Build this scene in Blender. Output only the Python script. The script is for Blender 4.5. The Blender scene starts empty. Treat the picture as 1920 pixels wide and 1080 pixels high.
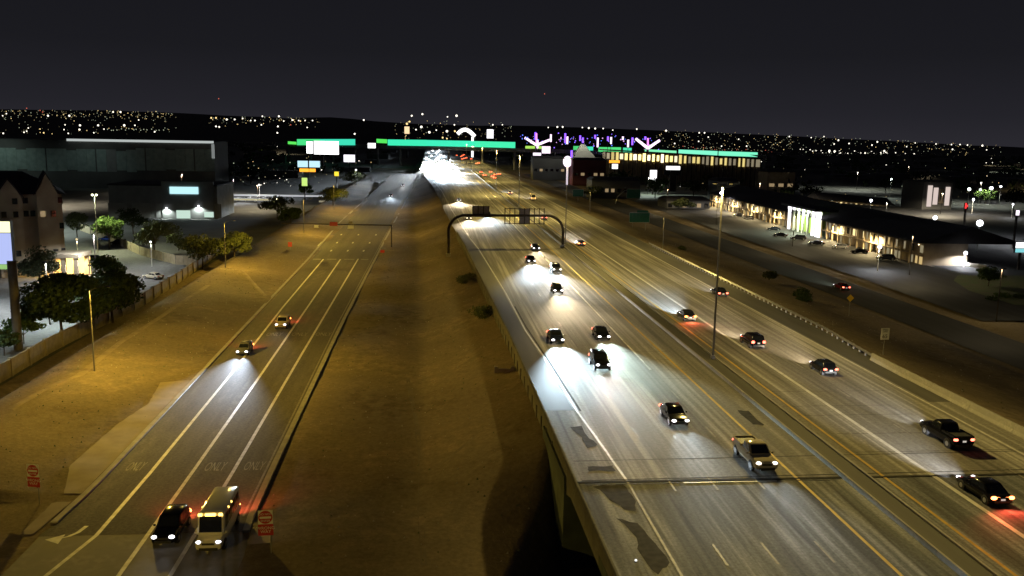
import bpy, bmesh, math, random
from mathutils import Vector, Matrix, noise
random.seed(7)
R = math.radians
sc = bpy.context.scene
COL = sc.collection

# ------------------------------------------------------------------ camera
CAM_H = 32.0
F_PX = 1650.0                                   # focal length in pixels of the 1920 px wide photograph
YAW, PITCH, ROLL = R(5.42416), R(9.674), R(1.0)
_r = Vector((math.cos(YAW), -math.sin(YAW), 0)); _f = Vector((math.sin(YAW), math.cos(YAW), 0)); _z = Vector((0, 0, 1))
FWD = _f*math.cos(PITCH) - _z*math.sin(PITCH)
UP = _f*math.sin(PITCH) + _z*math.cos(PITCH)
RIGHT = _r*math.cos(ROLL) + UP*math.sin(ROLL)
DOWN = _r*math.sin(ROLL) - UP*math.cos(ROLL)
cam = bpy.data.cameras.new('camera'); cam_ob = bpy.data.objects.new('camera', cam); COL.objects.link(cam_ob)
cam.sensor_width = 36; cam.lens = 36*F_PX/1920; cam.clip_start = .5; cam.clip_end = 40000
m = Matrix((RIGHT, -DOWN, -FWD)).transposed().to_4x4(); m.translation = (0, 0, CAM_H)
cam_ob.matrix_world = m
sc.camera = cam_ob

def at(px, py, z=0.0):
    """world point of height z seen at that spot of the photograph (used to survey positions)"""
    d = RIGHT*(px-960) + DOWN*(py-540) + FWD*F_PX
    t = (z-CAM_H)/d.z
    return Vector((0, 0, CAM_H)) + d*t
def atY(px, py, Y):
    d = RIGHT*(px-960) + DOWN*(py-540) + FWD*F_PX
    return Vector((0, 0, CAM_H)) + d*(Y/d.y)

# ------------------------------------------------------------------ night sky
world = bpy.data.worlds.new("World"); sc.world = world; world.use_nodes = True
nt = world.node_tree; nt.nodes.clear()
wo = nt.nodes.new('ShaderNodeOutputWorld'); bg = nt.nodes.new('ShaderNodeBackground')
tc = nt.nodes.new('ShaderNodeTexCoord'); sx = nt.nodes.new('ShaderNodeSeparateXYZ'); rp = nt.nodes.new('ShaderNodeValToRGB')
nt.links.new(tc.outputs['Generated'], sx.inputs[0]); nt.links.new(sx.outputs['Z'], rp.inputs[0])
el = rp.color_ramp.elements
el[0].position = 0.0; el[0].color = (.027, .0258, .033, 1)
el[1].position = .15; el[1].color = (.0108, .0108, .0142, 1)
e = el.new(.03); e.color = (.0195, .0190, .0248, 1)
e = el.new(.09); e.color = (.0125, .0125, .0160, 1)
e = el.new(1.0); e.color = (.0085, .0085, .0115, 1)
nt.links.new(rp.outputs[0], bg.inputs[0]); bg.inputs[1].default_value = .86
nt.links.new(bg.outputs[0], wo.inputs[0])

world.cycles.sampling_method = 'NONE'
sc.view_settings.view_transform = 'Standard'; sc.view_settings.look = 'None'
sc.view_settings.exposure = 0.0; sc.view_settings.gamma = 1.0; sc.view_settings.use_curve_mapping = False
sc.cycles.sample_clamp_indirect = 3.0
sc.cycles.max_bounces = 4; sc.cycles.diffuse_bounces = 2; sc.cycles.glossy_bounces = 2
sc.cycles.use_light_tree = True
sc.cycles.use_denoising = True
sc.cycles.caustics_reflective = False; sc.cycles.caustics_refractive = False

# ------------------------------------------------------------------ materials
MATS = {}
def mat(name, col, rough=.7, metal=0.0, var=None, scale=1.0, stretch=None, bump=0.0, coat=0.0, detail=6, var2=None, scale2=8.0, stretch2=None, spec=None, sharp=.18, grain=0.0, grain_scale=4.0):
    if name in MATS: return MATS[name]
    mt = bpy.data.materials.new(name); mt.use_nodes = True; MATS[name] = mt
    t = mt.node_tree; b = t.nodes['Principled BSDF']
    b.inputs['Base Color'].default_value = (*col, 1); b.inputs['Roughness'].default_value = rough; b.inputs['Metallic'].default_value = metal
    if spec is not None: b.inputs['Specular IOR Level'].default_value = spec
    if coat: b.inputs['Coat Weight'].default_value = coat; b.inputs['Coat Roughness'].default_value = .08
    if var is not None:
        c = t.nodes.new('ShaderNodeTexCoord'); mp = t.nodes.new('ShaderNodeMapping'); n = t.nodes.new('ShaderNodeTexNoise'); rr = t.nodes.new('ShaderNodeValToRGB')
        if stretch: mp.inputs['Scale'].default_value = stretch
        n.inputs['Scale'].default_value = scale; n.inputs['Detail'].default_value = detail
        t.links.new(c.outputs['Object'], mp.inputs[0]); t.links.new(mp.outputs[0], n.inputs[0]); t.links.new(n.outputs[0], rr.inputs[0])
        rr.color_ramp.elements[0].position = .5-sharp; rr.color_ramp.elements[1].position = .5+sharp
        rr.color_ramp.elements[0].color = (*var, 1); rr.color_ramp.elements[1].color = (*col, 1)
        src = rr.outputs[0]
        if var2 is not None:
            mp2 = t.nodes.new('ShaderNodeMapping'); n2 = t.nodes.new('ShaderNodeTexNoise'); r2 = t.nodes.new('ShaderNodeValToRGB'); mx = t.nodes.new('ShaderNodeMix')
            mx.data_type = 'RGBA'
            if stretch2: mp2.inputs['Scale'].default_value = stretch2
            n2.inputs['Scale'].default_value = scale2; n2.inputs['Detail'].default_value = 5
            r2.color_ramp.elements[0].position = .4; r2.color_ramp.elements[1].position = .62
            t.links.new(c.outputs['Object'], mp2.inputs[0]); t.links.new(mp2.outputs[0], n2.inputs[0]); t.links.new(n2.outputs[0], r2.inputs[0])
            t.links.new(r2.outputs[0], mx.inputs[0]); mx.inputs[6].default_value = (*var2, 1); t.links.new(src, mx.inputs[7])
            src = mx.outputs[2]
        if grain:                                 # coarse aggregate and gravel speckle
            n3 = t.nodes.new('ShaderNodeTexNoise'); n3.inputs['Scale'].default_value = grain_scale; n3.inputs['Detail'].default_value = 4; n3.inputs['Roughness'].default_value = .75
            mr = t.nodes.new('ShaderNodeMapRange'); mr.inputs[1].default_value = .3; mr.inputs[2].default_value = .7; mr.inputs[3].default_value = 1-grain; mr.inputs[4].default_value = 1+grain
            vm = t.nodes.new('ShaderNodeVectorMath'); vm.operation = 'SCALE'
            t.links.new(c.outputs['Object'], n3.inputs[0]); t.links.new(n3.outputs[0], mr.inputs[0]); t.links.new(src, vm.inputs[0]); t.links.new(mr.outputs[0], vm.inputs['Scale']); src = vm.outputs[0]
        t.links.new(src, b.inputs['Base Color'])
        if bump:
            bn = t.nodes.new('ShaderNodeBump'); bn.inputs['Strength'].default_value = bump; bn.inputs['Distance'].default_value = .1
            nb = t.nodes.new('ShaderNodeTexNoise'); nb.inputs['Scale'].default_value = 3.0; nb.inputs['Detail'].default_value = 8
            t.links.new(c.outputs['Object'], nb.inputs[0]); t.links.new(nb.outputs[0], bn.inputs['Height']); t.links.new(bn.outputs[0], b.inputs['Normal'])
    return mt
def glow(name, col, s, base=(.02, .02, .02), sample=False):
    if name in MATS: return MATS[name]
    mt = bpy.data.materials.new(name); mt.use_nodes = True; MATS[name] = mt
    b = mt.node_tree.nodes['Principled BSDF']
    b.inputs['Base Color'].default_value = (*base, 1); b.inputs['Emission Color'].default_value = (*col, 1); b.inputs['Emission Strength'].default_value = s
    mt.cycles.emission_sampling = 'AUTO' if sample else 'NONE'
    return mt

M_DIRT = mat('dirt', (.285, .225, .145), .95, var=(.135, .105, .066), scale=.055, bump=.5, var2=(.2, .16, .105), scale2=.6, spec=.1, sharp=.13, grain=.26, grain_scale=2.2)
M_CONC = mat('freeway_concrete', (.46, .44, .405), .88, var=(.13, .122, .11), scale=.9, stretch=(.6, .014, 1), var2=(.21, .20, .18), scale2=1.0, stretch2=(1.9, .03, 1), spec=.12, sharp=.1, grain=.28, grain_scale=3.0)
M_DECK = mat('bridge_deck_concrete', (.34, .345, .37), .88, var=(.07, .07, .075), scale=1.0, stretch=(.62, .03, 1), var2=(.13, .135, .14), scale2=1.0, stretch2=(1.7, .06, 1), spec=.12, sharp=.09, grain=.35, grain_scale=4.0)
M_ASPH = mat('asphalt', (.05, .05, .05), .85, var=(.032, .032, .033), scale=.5, stretch=(1, .08, 1), spec=.3)
M_RAMP = mat('ramp_asphalt', (.165, .145, .12), .85, var=(.105, .095, .08), scale=.8, stretch=(.8, .02, 1), var2=(.13, .115, .095), scale2=1.2, stretch2=(1, .3, 1), spec=.15, sharp=.12, grain=.3, grain_scale=3.5)
M_STREET = mat('street_concrete', (.26, .24, .21), .8, var=(.17, .16, .14), scale=.35, var2=(.2, .185, .16), scale2=1.8)
M_SHOULD = mat('shoulder_asphalt', (.11, .105, .10), .85, var=(.075, .072, .07), scale=.5, stretch=(1, .1, 1))
M_PATCH = mat('tar_patch', (.05, .048, .045), .95, var=(.09, .086, .08), scale=2, spec=.03, grain=.3)
M_CURB = mat('kerb_concrete', (.42, .39, .34), .85, var=(.3, .28, .24), scale=.8)
M_WHITE = mat('white_paint', (.74, .73, .69), .6, var=(.5, .48, .44), scale=1.5)
M_WORN = mat('worn_white_paint', (.29, .27, .23), .7, var=(.17, .15, .125), scale=2.5)
M_YELLOW = mat('yellow_paint', (.62, .40, .05), .6, var=(.45, .3, .06), scale=1.5)
M_BARR = mat('barrier_concrete', (.42, .40, .36), .8, var=(.27, .26, .24), scale=.6, var2=(.3, .29, .26), scale2=4)
M_GIRD = mat('girder_green_grey', (.08, .105, .098), .85, var=(.045, .058, .055), scale=.7)
M_STEEL = mat('galvanised_steel', (.42, .42, .41), .45, .6, var=(.32, .32, .31), scale=3)
M_POLE = mat('pole_steel', (.40, .39, .36), .5, .3, var=(.3, .29, .27), scale=2)
M_DARKST = mat('weathered_dark_steel', (.07, .055, .045), .7, .3, var=(.04, .03, .026), scale=1)
M_BLOCK = mat('tan_block', (.40, .34, .22), .9, var=(.28, .235, .15), scale=1.2, bump=.2)
M_GREEN = mat('sign_green', (.012, .16, .085), .5)
M_SIGNW = mat('sign_white', (.75, .75, .75), .5)
M_SIGNR = mat('sign_red', (.45, .03, .03), .5)
M_SIGNY = mat('sign_yellow', (.65, .42, .03), .5)
M_BLACK = mat('black_rubber', (.02, .02, .02), .85)
M_PLAST = mat('black_plastic', (.03, .03, .032), .6)
M_GLASS = mat('dark_glass', (.012, .014, .018), .08, spec=.6)
M_RIM = mat('wheel_alloy', (.45, .45, .46), .35, .8)
M_BARK = mat('bark', (.09, .065, .045), .9, var=(.05, .036, .025), scale=4)
M_LEAF = [mat('leaf_%s' % n, c, .75, var=v, scale=1.3, detail=2, spec=.2) for n, c, v in (
    ('deep', (.055, .085, .03), (.028, .045, .016)), ('bright', (.10, .16, .035), (.05, .085, .02)),
    ('grey', (.12, .145, .075), (.07, .085, .045)), ('olive', (.085, .10, .035), (.045, .055, .02)))]
M_HOTEL = mat('hotel_stucco', (.43, .36, .25), .9, var=(.27, .22, .155), scale=.25)
M_ROOF = mat('dark_roof', (.045, .042, .045), .9, var=(.03, .028, .03), scale=.5)
M_WALLG = mat('grey_wall', (.30, .31, .30), .9, var=(.22, .23, .22), scale=.3)
M_WALLT = mat('tan_wall', (.42, .33, .22), .9, var=(.33, .26, .17), scale=.5)
M_DIM = mat('dim_city_wall', (.16, .16, .15), .95, var=(.09, .09, .085), scale=.05)
M_HILL = mat('hill', (.07, .065, .055), 1, var=(.05, .045, .04), scale=.002)
M_CITY = mat('city_ground', (.10, .095, .085), 1, var=(.05, .05, .045), scale=.02, var2=(.07, .075, .055), scale2=.006)

# ------------------------------------------------------------------ mesh helpers
class MB:
    def __init__(s): s.v = []; s.f = []; s.mi = []; s.mats = []
    def m(s, mt):
        if mt not in s.mats: s.mats.append(mt)
        return s.mats.index(mt)
    def face(s, pts, mt):
        n = len(s.v); s.v += [tuple(p) for p in pts]; s.f.append(list(range(n, n+len(pts)))); s.mi.append(s.m(mt))
    def box(s, c, d, mt, rz=0.0, taper=1.0):
        x, y, z = d[0]/2, d[1]/2, d[2]/2; n = len(s.v); ca, sa = math.cos(rz), math.sin(rz)
        for k, t in ((-z, 1), (z, taper)):
            for a, b in ((-x, -y), (x, -y), (x, y), (-x, y)):
                a *= t; b *= t
                s.v.append((c[0]+a*ca-b*sa, c[1]+a*sa+b*ca, c[2]+k))
        for q in ((0, 3, 2, 1), (4, 5, 6, 7), (0, 1, 5, 4), (1, 2, 6, 5), (2, 3, 7, 6), (3, 0, 4, 7)):
            s.f.append([n+i for i in q]); s.mi.append(s.m(mt))
    def tube(s, p0, p1, r0, r1, mt, seg=8, caps=True):
        p0 = Vector(p0); p1 = Vector(p1); d = (p1-p0).normalized()
        a = d.orthogonal().normalized(); b = d.cross(a); n = len(s.v)
        for p, r in ((p0, r0), (p1, r1)):
            for i in range(seg):
                t = 2*math.pi*i/seg; s.v.append(tuple(p + a*(r*math.cos(t)) + b*(r*math.sin(t))))
        k = s.m(mt)
        for i in range(seg):
            j = (i+1) % seg; s.f.append([n+i, n+j, n+seg+j, n+seg+i]); s.mi.append(k)
        if caps:
            s.f.append([n+i for i in reversed(range(seg))]); s.mi.append(k)
            s.f.append([n+seg+i for i in range(seg)]); s.mi.append(k)
    def path(s, pts, r, mt, seg=8):
        for i in range(len(pts)-1):
            ra = r(i/(len(pts)-1)) if callable(r) else r; rb = r((i+1)/(len(pts)-1)) if callable(r) else r
            s.tube(pts[i], pts[i+1], ra, rb, mt, seg)
    def ball(s, c, r, mt, u=10, v=6):
        n = len(s.v); rx, ry, rz = (r, r, r) if not hasattr(r, '__len__') else r
        for i in range(1, v):
            ph = math.pi*i/v
            for j in range(u):
                t = 2*math.pi*j/u; s.v.append((c[0]+rx*math.sin(ph)*math.cos(t), c[1]+ry*math.sin(ph)*math.sin(t), c[2]+rz*math.cos(ph)))
        k = s.m(mt); top = len(s.v); s.v.append((c[0], c[1], c[2]+rz)); bot = len(s.v); s.v.append((c[0], c[1], c[2]-rz))
        for j in range(u):
            j2 = (j+1) % u
            s.f.append([top, n+j, n+j2]); s.mi.append(k)
            s.f.append([bot, n+(v-2)*u+j2, n+(v-2)*u+j]); s.mi.append(k)
            for i in range(v-2):
                s.f.append([n+i*u+j, n+(i+1)*u+j, n+(i+1)*u+j2, n+i*u+j2]); s.mi.append(k)
    def loft(s, rings, mt, caps=True, closed=True):
        n = len(s.v); q = len(rings[0]); k = s.m(mt)
        for r in rings: s.v += [tuple(p) for p in r]
        for i in range(len(rings)-1):
            for j in range(q if closed else q-1):
                j2 = (j+1) % q
                s.f.append([n+i*q+j, n+i*q+j2, n+(i+1)*q+j2, n+(i+1)*q+j]); s.mi.append(k)
        if caps:
            s.f.append([n+j for j in reversed(range(q))]); s.mi.append(k)
            s.f.append([n+(len(rings)-1)*q+j for j in range(q)]); s.mi.append(k)
    def mesh(s, name, smooth=None):
        me = bpy.data.meshes.new(name); me.from_pydata(s.v, [], s.f)
        for mt in s.mats: me.materials.append(mt)
        me.polygons.foreach_set('material_index', s.mi)
        if smooth is not None:
            me.polygons.foreach_set('use_smooth', [True]*len(s.f)); me.set_sharp_from_angle(angle=R(smooth))
        me.update(); return me
    def build(s, name, parent=None, smooth=None, loc=None):
        o = bpy.data.objects.new(name, s.mesh(name, smooth)); COL.objects.link(o)
        if parent: o.parent = parent
        if loc: o.location = loc
        return o
def tag(o, label, cat, group=None):
    o['label'] = label; o['category'] = cat
    if group: o['group'] = group
    return o
def thing(name, label, cat, loc=(0, 0, 0), rz=0.0, group=None):
    o = bpy.data.objects.new(name, None); COL.objects.link(o); o.location = loc; o.rotation_euler = (0, 0, rz)
    return tag(o, label, cat, group)
def struct(o, kind='structure'):
    o['kind'] = kind; return o
def copy_tree(o, parent=None):
    c = o.copy(); COL.objects.link(c)
    if parent: c.parent = parent
    for ch in o.children: copy_tree(ch, c)
    return c
def text(name, s, size, mt, parent, loc, rot, sx=1.0, sy=1.0):
    cu = bpy.data.curves.new(name, 'FONT'); cu.body = s; cu.size = size; cu.align_x = 'CENTER'; cu.align_y = 'CENTER'; cu.materials.append(mt); cu.resolution_u = 3
    cu.space_line = .85
    tmp = bpy.data.objects.new(name, cu); me = bpy.data.meshes.new_from_object(tmp); bpy.data.objects.remove(tmp)
    o = bpy.data.objects.new(name, me); COL.objects.link(o); o.parent = parent; o.location = loc; o.rotation_euler = rot; o.scale = (sx, sy, 1)
    return o
def spot(name, parent, loc, power, col, size, blend, rot=(0, 0, 0), radius=.15, bat=False, low=False, floor=.3, lateral=None, back=False):
    l = bpy.data.lights.new(name, 'SPOT'); l.energy = power; l.color = col; l.spot_size = R(size); l.spot_blend = blend; l.shadow_soft_size = radius
    o = bpy.data.objects.new(name, l); COL.objects.link(o); o.location = loc; o.rotation_euler = rot
    if parent: o.parent = parent
    if bat:                                      # road luminaire optics: more light towards the sides than straight down
        l.use_nodes = True; t = l.node_tree; em = t.nodes['Emission']
        c = t.nodes.new('ShaderNodeNewGeometry'); x = t.nodes.new('ShaderNodeSeparateXYZ'); t.links.new(c.outputs['Incoming'], x.inputs[0])   # direction of the ray leaving the lamp
        ab = t.nodes.new('ShaderNodeMath'); ab.operation = 'ABSOLUTE'; t.links.new(x.outputs['Z'], ab.inputs[0])
        mxn = t.nodes.new('ShaderNodeMath'); mxn.operation = 'MAXIMUM'; mxn.inputs[1].default_value = floor; t.links.new(ab.outputs[0], mxn.inputs[0])
        pw = t.nodes.new('ShaderNodeMath'); pw.operation = 'POWER'; pw.inputs[1].default_value = -bat; t.links.new(mxn.outputs[0], pw.inputs[0])
        ml = t.nodes.new('ShaderNodeMath'); ml.operation = 'MULTIPLY'; ml.inputs[1].default_value = .125; l.energy = power*8      # same light, but the sampler sees its real strength at road level
        t.links.new(pw.outputs[0], ml.inputs[0]); t.links.new(ml.outputs[0], em.inputs['Strength'])
        if back:                                 # house side cut-off behind the pole
            dv = t.nodes.new('ShaderNodeMath'); dv.operation = 'DIVIDE'; t.links.new(x.outputs['X'], dv.inputs[0]); t.links.new(ab.outputs[0], dv.inputs[1])
            mr = t.nodes.new('ShaderNodeMapRange'); t.links.new(dv.outputs[0], mr.inputs[0]); mr.inputs[1].default_value = -.95; mr.inputs[2].default_value = -.25; mr.inputs[3].default_value = .14; mr.inputs[4].default_value = 1.0
            m2 = t.nodes.new('ShaderNodeMath'); m2.operation = 'MULTIPLY'; t.links.new(ml.outputs[0], m2.inputs[0]); t.links.new(mr.outputs[0], m2.inputs[1]); t.links.new(m2.outputs[0], em.inputs['Strength'])
        if lateral:                              # sideways cut-off of a road luminaire: little light beyond the carriageway
            dv = t.nodes.new('ShaderNodeMath'); dv.operation = 'DIVIDE'; t.links.new(x.outputs['X'], dv.inputs[0]); t.links.new(ab.outputs[0], dv.inputs[1])
            prev = ml.outputs[0]
            for sg, rest in ((1, .24), (-1, .03)):
                mr = t.nodes.new('ShaderNodeMapRange'); t.links.new(dv.outputs[0], mr.inputs[0]); mr.inputs[1].default_value = sg*lateral[0]; mr.inputs[2].default_value = sg*lateral[1]; mr.inputs[3].default_value = 1.0; mr.inputs[4].default_value = rest
                if sg < 0: mr.inputs[1].default_value = -lateral[1]; mr.inputs[2].default_value = -lateral[0]; mr.inputs[3].default_value = rest; mr.inputs[4].default_value = 1.0
                m2 = t.nodes.new('ShaderNodeMath'); m2.operation = 'MULTIPLY'; t.links.new(prev, m2.inputs[0]); t.links.new(mr.outputs[0], m2.inputs[1]); prev = m2.outputs[0]
            t.links.new(prev, em.inputs['Strength'])
    if low:                                      # low beam optics: intensity grows towards the cut-off just under the horizon
        l.use_nodes = True; t = l.node_tree; em = t.nodes['Emission']
        c = t.nodes.new('ShaderNodeNewGeometry'); x = t.nodes.new('ShaderNodeSeparateXYZ'); t.links.new(c.outputs['Incoming'], x.inputs[0])
        def mth(op, a, b=None):
            n = t.nodes.new('ShaderNodeMath'); n.operation = op
            for i, v in enumerate((a, b)):
                if v is None: continue
                if isinstance(v, (int, float)): n.inputs[i].default_value = v
                else: t.links.new(v, n.inputs[i])
            return n.outputs[0]
        dn = mth('MULTIPLY', x.outputs['Z'], -1.0)
        base = mth('POWER', mth('DIVIDE', .05, mth('MAXIMUM', dn, .032)), 1.7)
        cut = t.nodes.new('ShaderNodeMapRange'); t.links.new(dn, cut.inputs[0]); cut.inputs[1].default_value = .004; cut.inputs[2].default_value = .026; cut.inputs[3].default_value = .06
        l.energy = power/6
        t.links.new(mth('MULTIPLY', mth('MULTIPLY', base, cut.outputs[0]), 6.0), em.inputs['Strength'])
    return o

def interp(tab, y):
    if y <= tab[0][0]: return tab[0][1]
    for (a, va), (b, vb) in zip(tab, tab[1:]):
        if y <= b: return va + (vb-va)*(y-a)/(b-a)
    return tab[-1][1]
def sstep(a, b, x):
    t = min(1, max(0, (x-a)/(b-a))); return t*t*(3-2*t)
BX = [(20, 11.6), (72, 11.2), (112, 10.8), (155, 9.9), (217, 8.6), (246, 7.6), (330, 5.2), (450, 3.0), (600, -3), (700, -8), (3000, -9)]
def bx(y): return interp(BX, y)
MZ = 5.0                                        # the freeway lies 5 m above the ramp

# ------------------------------------------------------------------ ground
def uedge(y): return 6 + (y-60.4)*.305
def ter(x, y):
    n = noise.noise((x*.07, y*.07, 1.3))*.35 + noise.noise((x*.25, y*.25, 4.1))*.08
    e = sstep(66.5, 79, y)
    b = bx(y)
    if x < -14.6:
        z = -.12 if x > -30.4 and y > 20 else (.05 + n*.5 + 1.3*sstep(31, 47, -x)*(1-sstep(48.5, 52.5, -x)) - .5*sstep(48.5, 52.5, -x) if -53 < x and y > 76 else 0)
    elif x < b+.6:
        x0 = min(-1.0, b-11); t = max(0, (x-x0)/(b-x0)); toe = .06+ n*.5 + .15*sstep(-14.6, -10, x)
        z = toe + (4.0-toe)*(min(t, 1)**1.15)*e
        if y < 66: z = toe*.5 - .1*sstep(0, 8, x)
        if y < 84 and x > uedge(y): z = max(-3.4, z - (x-uedge(y))*1.3)
    elif x < 57.6: z = -3.4 + 7.98*sstep(66.9, 68.4, y)
    else:
        t = min(1, (x-57.6)/21); top = -.1 + 4.9*e
        z = top*(1-t) + n*.8
        if x > 84 and x < 100: z = -.12
    if y > 620: z = min(z, .0) if x < b-14 or x > 75 else z
    return z
xs = [-9000, -6000, -4000, -2500, -1500, -1000, -700, -500, -350, -250, -180, -130, -100, -80, -70, -62]
x = -58.0
while x < 62: xs.append(x); x += 1.0 if x < 0 or x > 12.5 else .5
xs += [64, 66, 68, 70, 72, 74, 76, 78, 80, 83.9, 84.1, 86, 92, 98, 99.9, 100.1, 104, 110, 120, 135, 150, 180, 220, 280, 350, 450, 600, 800, 1100, 1500, 2200, 3000, 4500, 6500, 9000]
ys = [-60, -20, 10]
y = 20.0
while y < 14000: ys.append(y); y += 1.0 if y < 100 else 2.0 if y < 200 else 6 if y < 400 else 25 if y < 800 else y*.12
g = MB(); nx = len(xs)
for yy in ys:
    for xx in xs: g.v.append((xx, yy, ter(xx, yy)))
kd = g.m(M_DIRT); kc = g.m(M_CITY)
for j in range(len(ys)-1):
    for i in range(nx-1):
        g.f.append([j*nx+i, j*nx+i+1, (j+1)*nx+i+1, (j+1)*nx+i])
        g.mi.append(kd if -54 <= xs[i] < 110 and ys[j] < 900 else kc)
struct(g.build('ground', smooth=60))

def strip(name, rows, mt, z, parent=None, kind='structure', dz=0):
    """rows: (y, x0, x1)"""
    b = MB(); k = b.m(mt)
    for (yy, a, c) in rows: zz = z(yy) if callable(z) else z; b.v += [(a, yy, zz), (c, yy, zz)]
    for i in range(len(rows)-1): b.f.append([2*i, 2*i+1, 2*i+3, 2*i+2]); b.mi.append(k)
    o = b.build(name, parent)
    if not parent: struct(o, kind)
    return o
YS = [20, 35, 50, 60, 66, 72, 84, 100, 112, 130, 155, 180, 217, 246, 290, 330, 400, 500, 600, 800, 1000, 1500, 2200, 3000]
freeway = strip('freeway', [(yy, bx(yy)+.1, 57.4) for yy in YS if yy >= 65.6 or yy == 66], M_CONC, MZ)
# ramp: one surface, widening into the street at the near end
RL = [(50, -40), (60, -34.5), (63, -32.6), (68, -31.4), (71, -30.6), (78, -30.25), (82, -30.2), (230, -31.2), (330, -33.0), (490, -32.6), (700, -28)]
RRt = [(50, -8), (60, -13.6), (66, -15.0), (72, -15.3), (82, -15.4), (150, -15.3), (330, -13.6), (420, -12.4), (700, -8.6)]
def rz(yy): return 3.5*sstep(430, 800, yy)
ramp = strip('ramp_road', [(yy, interp(RL, yy), interp(RRt, yy)) for yy in (69, 72, 76, 82, 100, 150, 200, 230, 280, 330, 380, 420, 450, 490, 560, 640, 700)], M_RAMP, lambda yy: .0+rz(yy))
strip('cross_street', [(20, -70, 3.5), (61, -70, 4), (63, -50, -8), (66.4, -34, -12)], M_ASPH, -.03)
strip('underpass_street', [(20, 9, 57), (64, 9, 57)], M_ASPH, -3.36)
strip('street_apron', [(50, -38, -8), (60, -34.5, -11.5), (63, -32.6, -12.2), (69, -31.0, -15.2)], M_STREET, -.004)
strip('frontage_road', [(20, 86, 97.5), (300, 86, 98), (460, 84.5, 99), (800, 84, 98)], M_ASPH, .0)
# kerbs
def kerb(name, tab, y0, y1, side, w=.55, h=.13):
    b = MB(); rings = []
    yy = y0
    while yy <= y1:
        x0 = interp(tab, yy); x1 = x0 + side*w; z0 = rz(yy)
        rings.append([(x0, yy, z0-.2), (x0, yy, z0+h), (x1, yy, z0+h), (x1, yy, z0-.2)]); yy += 3 if yy < 120 else 12
    b.loft(rings, M_CURB); return struct(b.build(name))
kerb('ramp_kerb', RL, 71.5, 480, -1); kerb('ramp_kerb', RRt, 69, 470, 1)
# concrete pads beside the ramp
def pad(rows):
    b = MB(); k = b.m(M_PAD); W_ = 6
    for (yy, x0, x1) in rows:
        for i in range(W_+1):
            xx = x0+(x1-x0)*i/W_; b.v.append((xx, yy, max(ter(xx, yy), .0)+.07))
    for j in range(len(rows)-1):
        for i in range(W_): q = j*(W_+1)+i; b.f.append([q, q+1, q+W_+2, q+W_+1]); b.mi.append(k)
    struct(b.build('concrete_pad'))
def prow(pts, n=10):
    out = []
    for (ya, a0, a1), (yb, b0, b1) in zip(pts, pts[1:]):
        for i in range(n): t = i/n; out.append((ya+(yb-ya)*t, a0+(b0-a0)*t+noise.noise((ya+t*9, 3, 1))*.12, a1+(b1-a1)*t))
    return out+[pts[-1]]
M_PAD = mat('pad_concrete', (.33, .27, .19), .9, var=(.25, .2, .135), scale=.5)
pad(prow([(69.3, -32.3, -31.6), (70, -32.6, -31.5), (75.5, -32.6, -31.1), (75.7, -32.3, -31.1)]))
pad(prow([(77.5, -32.4, -30.9), (84, -34.4, -30.85), (96, -34.2, -30.9), (104, -33.2, -30.95), (113, -34.4, -31.0), (114.4, -32, -31.0)]))
pad(prow([(66.5, -14.3, -12.4), (70.2, -14.5, -13.2), (70.6, -14.5, -14.1)]))

# ramp markings
def line(parent, name, pts, w, mt, z):
    b = MB(); k = b.m(mt)
    for (x_, y_) in pts:
        zz = (z(y_) if callable(z) else z); b.v += [(x_-w/2, y_, zz), (x_+w/2, y_, zz)]
    for i in range(len(pts)-1): b.f.append([2*i, 2*i+1, 2*i+3, 2*i+2]); b.mi.append(k)
    return b.build(name, parent)
RZ1 = lambda yy: .006+rz(yy)
line(ramp, 'lane_line', [(-28.4, 58), (-27.8, 62.4), (-26.6, 69), (-26.45, 82), (-26.6, 116), (-27.4, 165), (-27.6, 231)], .34, M_WHITE, RZ1)
line(ramp, 'lane_line', [(-22.6, 58), (-22.55, 82), (-22.6, 115), (-23.2, 231)], .34, M_WHITE, RZ1)
line(ramp, 'lane_line', [(-18.9, 58), (-18.75, 82), (-18.8, 127), (-18.7, 232)], .34, M_WHITE, RZ1)
line(ramp, 'edge_line', [(-32.4, 250), (-33.0, 335), (-32.2, 490), (-30, 620)], .3, M_WHITE, RZ1)
line(ramp, 'edge_line', [(-15.7, 72), (-15.75, 150), (-14.0, 330), (-12.8, 420), (-8, 600)], .2, M_WORN, RZ1)
for x0, x1 in ((-30.3, -28.2), (-26.6, -24.2), (-22.3, -19.6), (-17.9, -16.0)):
    line(ramp, 'stop_bar', [((x0+x1)/2, 230.2), ((x0+x1)/2, 231.6)], x1-x0, M_WORN, RZ1)
for yy, xx in ((289.5, (-28.7, -23.2, -17.5)), (267.5, (-27.8, -23.1, -18.1)), (248.5, (-27.5, -22.9, -18.5))):
    for q in xx: line(ramp, 'lane_dash', [(q, yy-1.6), (q, yy+1.6)], .42, M_WHITE, RZ1)
for q, yy, s_ in ((-20.7, 83.6, .72), (-17.0, 83.6, .72), (-28.3, 84, .6), (-25.0, 142, .95), (-21.0, 142, .95), (-17.2, 142, .95)):
    text('pavement_word', 'ONLY', 1.05, M_WORN, ramp, (q, yy, .008), (0, 0, 0), s_*.95, 3.1)
# left turn arrow at the stop
b = MB()
sh = [(-27.9, 70.6), (-28.5, 69.2), (-29.2, 68.5)]
line(ramp, 'arrow_shaft', [(-28.0, 70.8), (-28.25, 69.6), (-28.7, 68.9), (-29.3, 68.55)], .34, M_WHITE, .008)
b.face([(-29.1, 69.3, .008), (-30.3, 68.4, .008), (-29.0, 67.6, .008)], M_WHITE); b.build('arrow_head', ramp)

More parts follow.
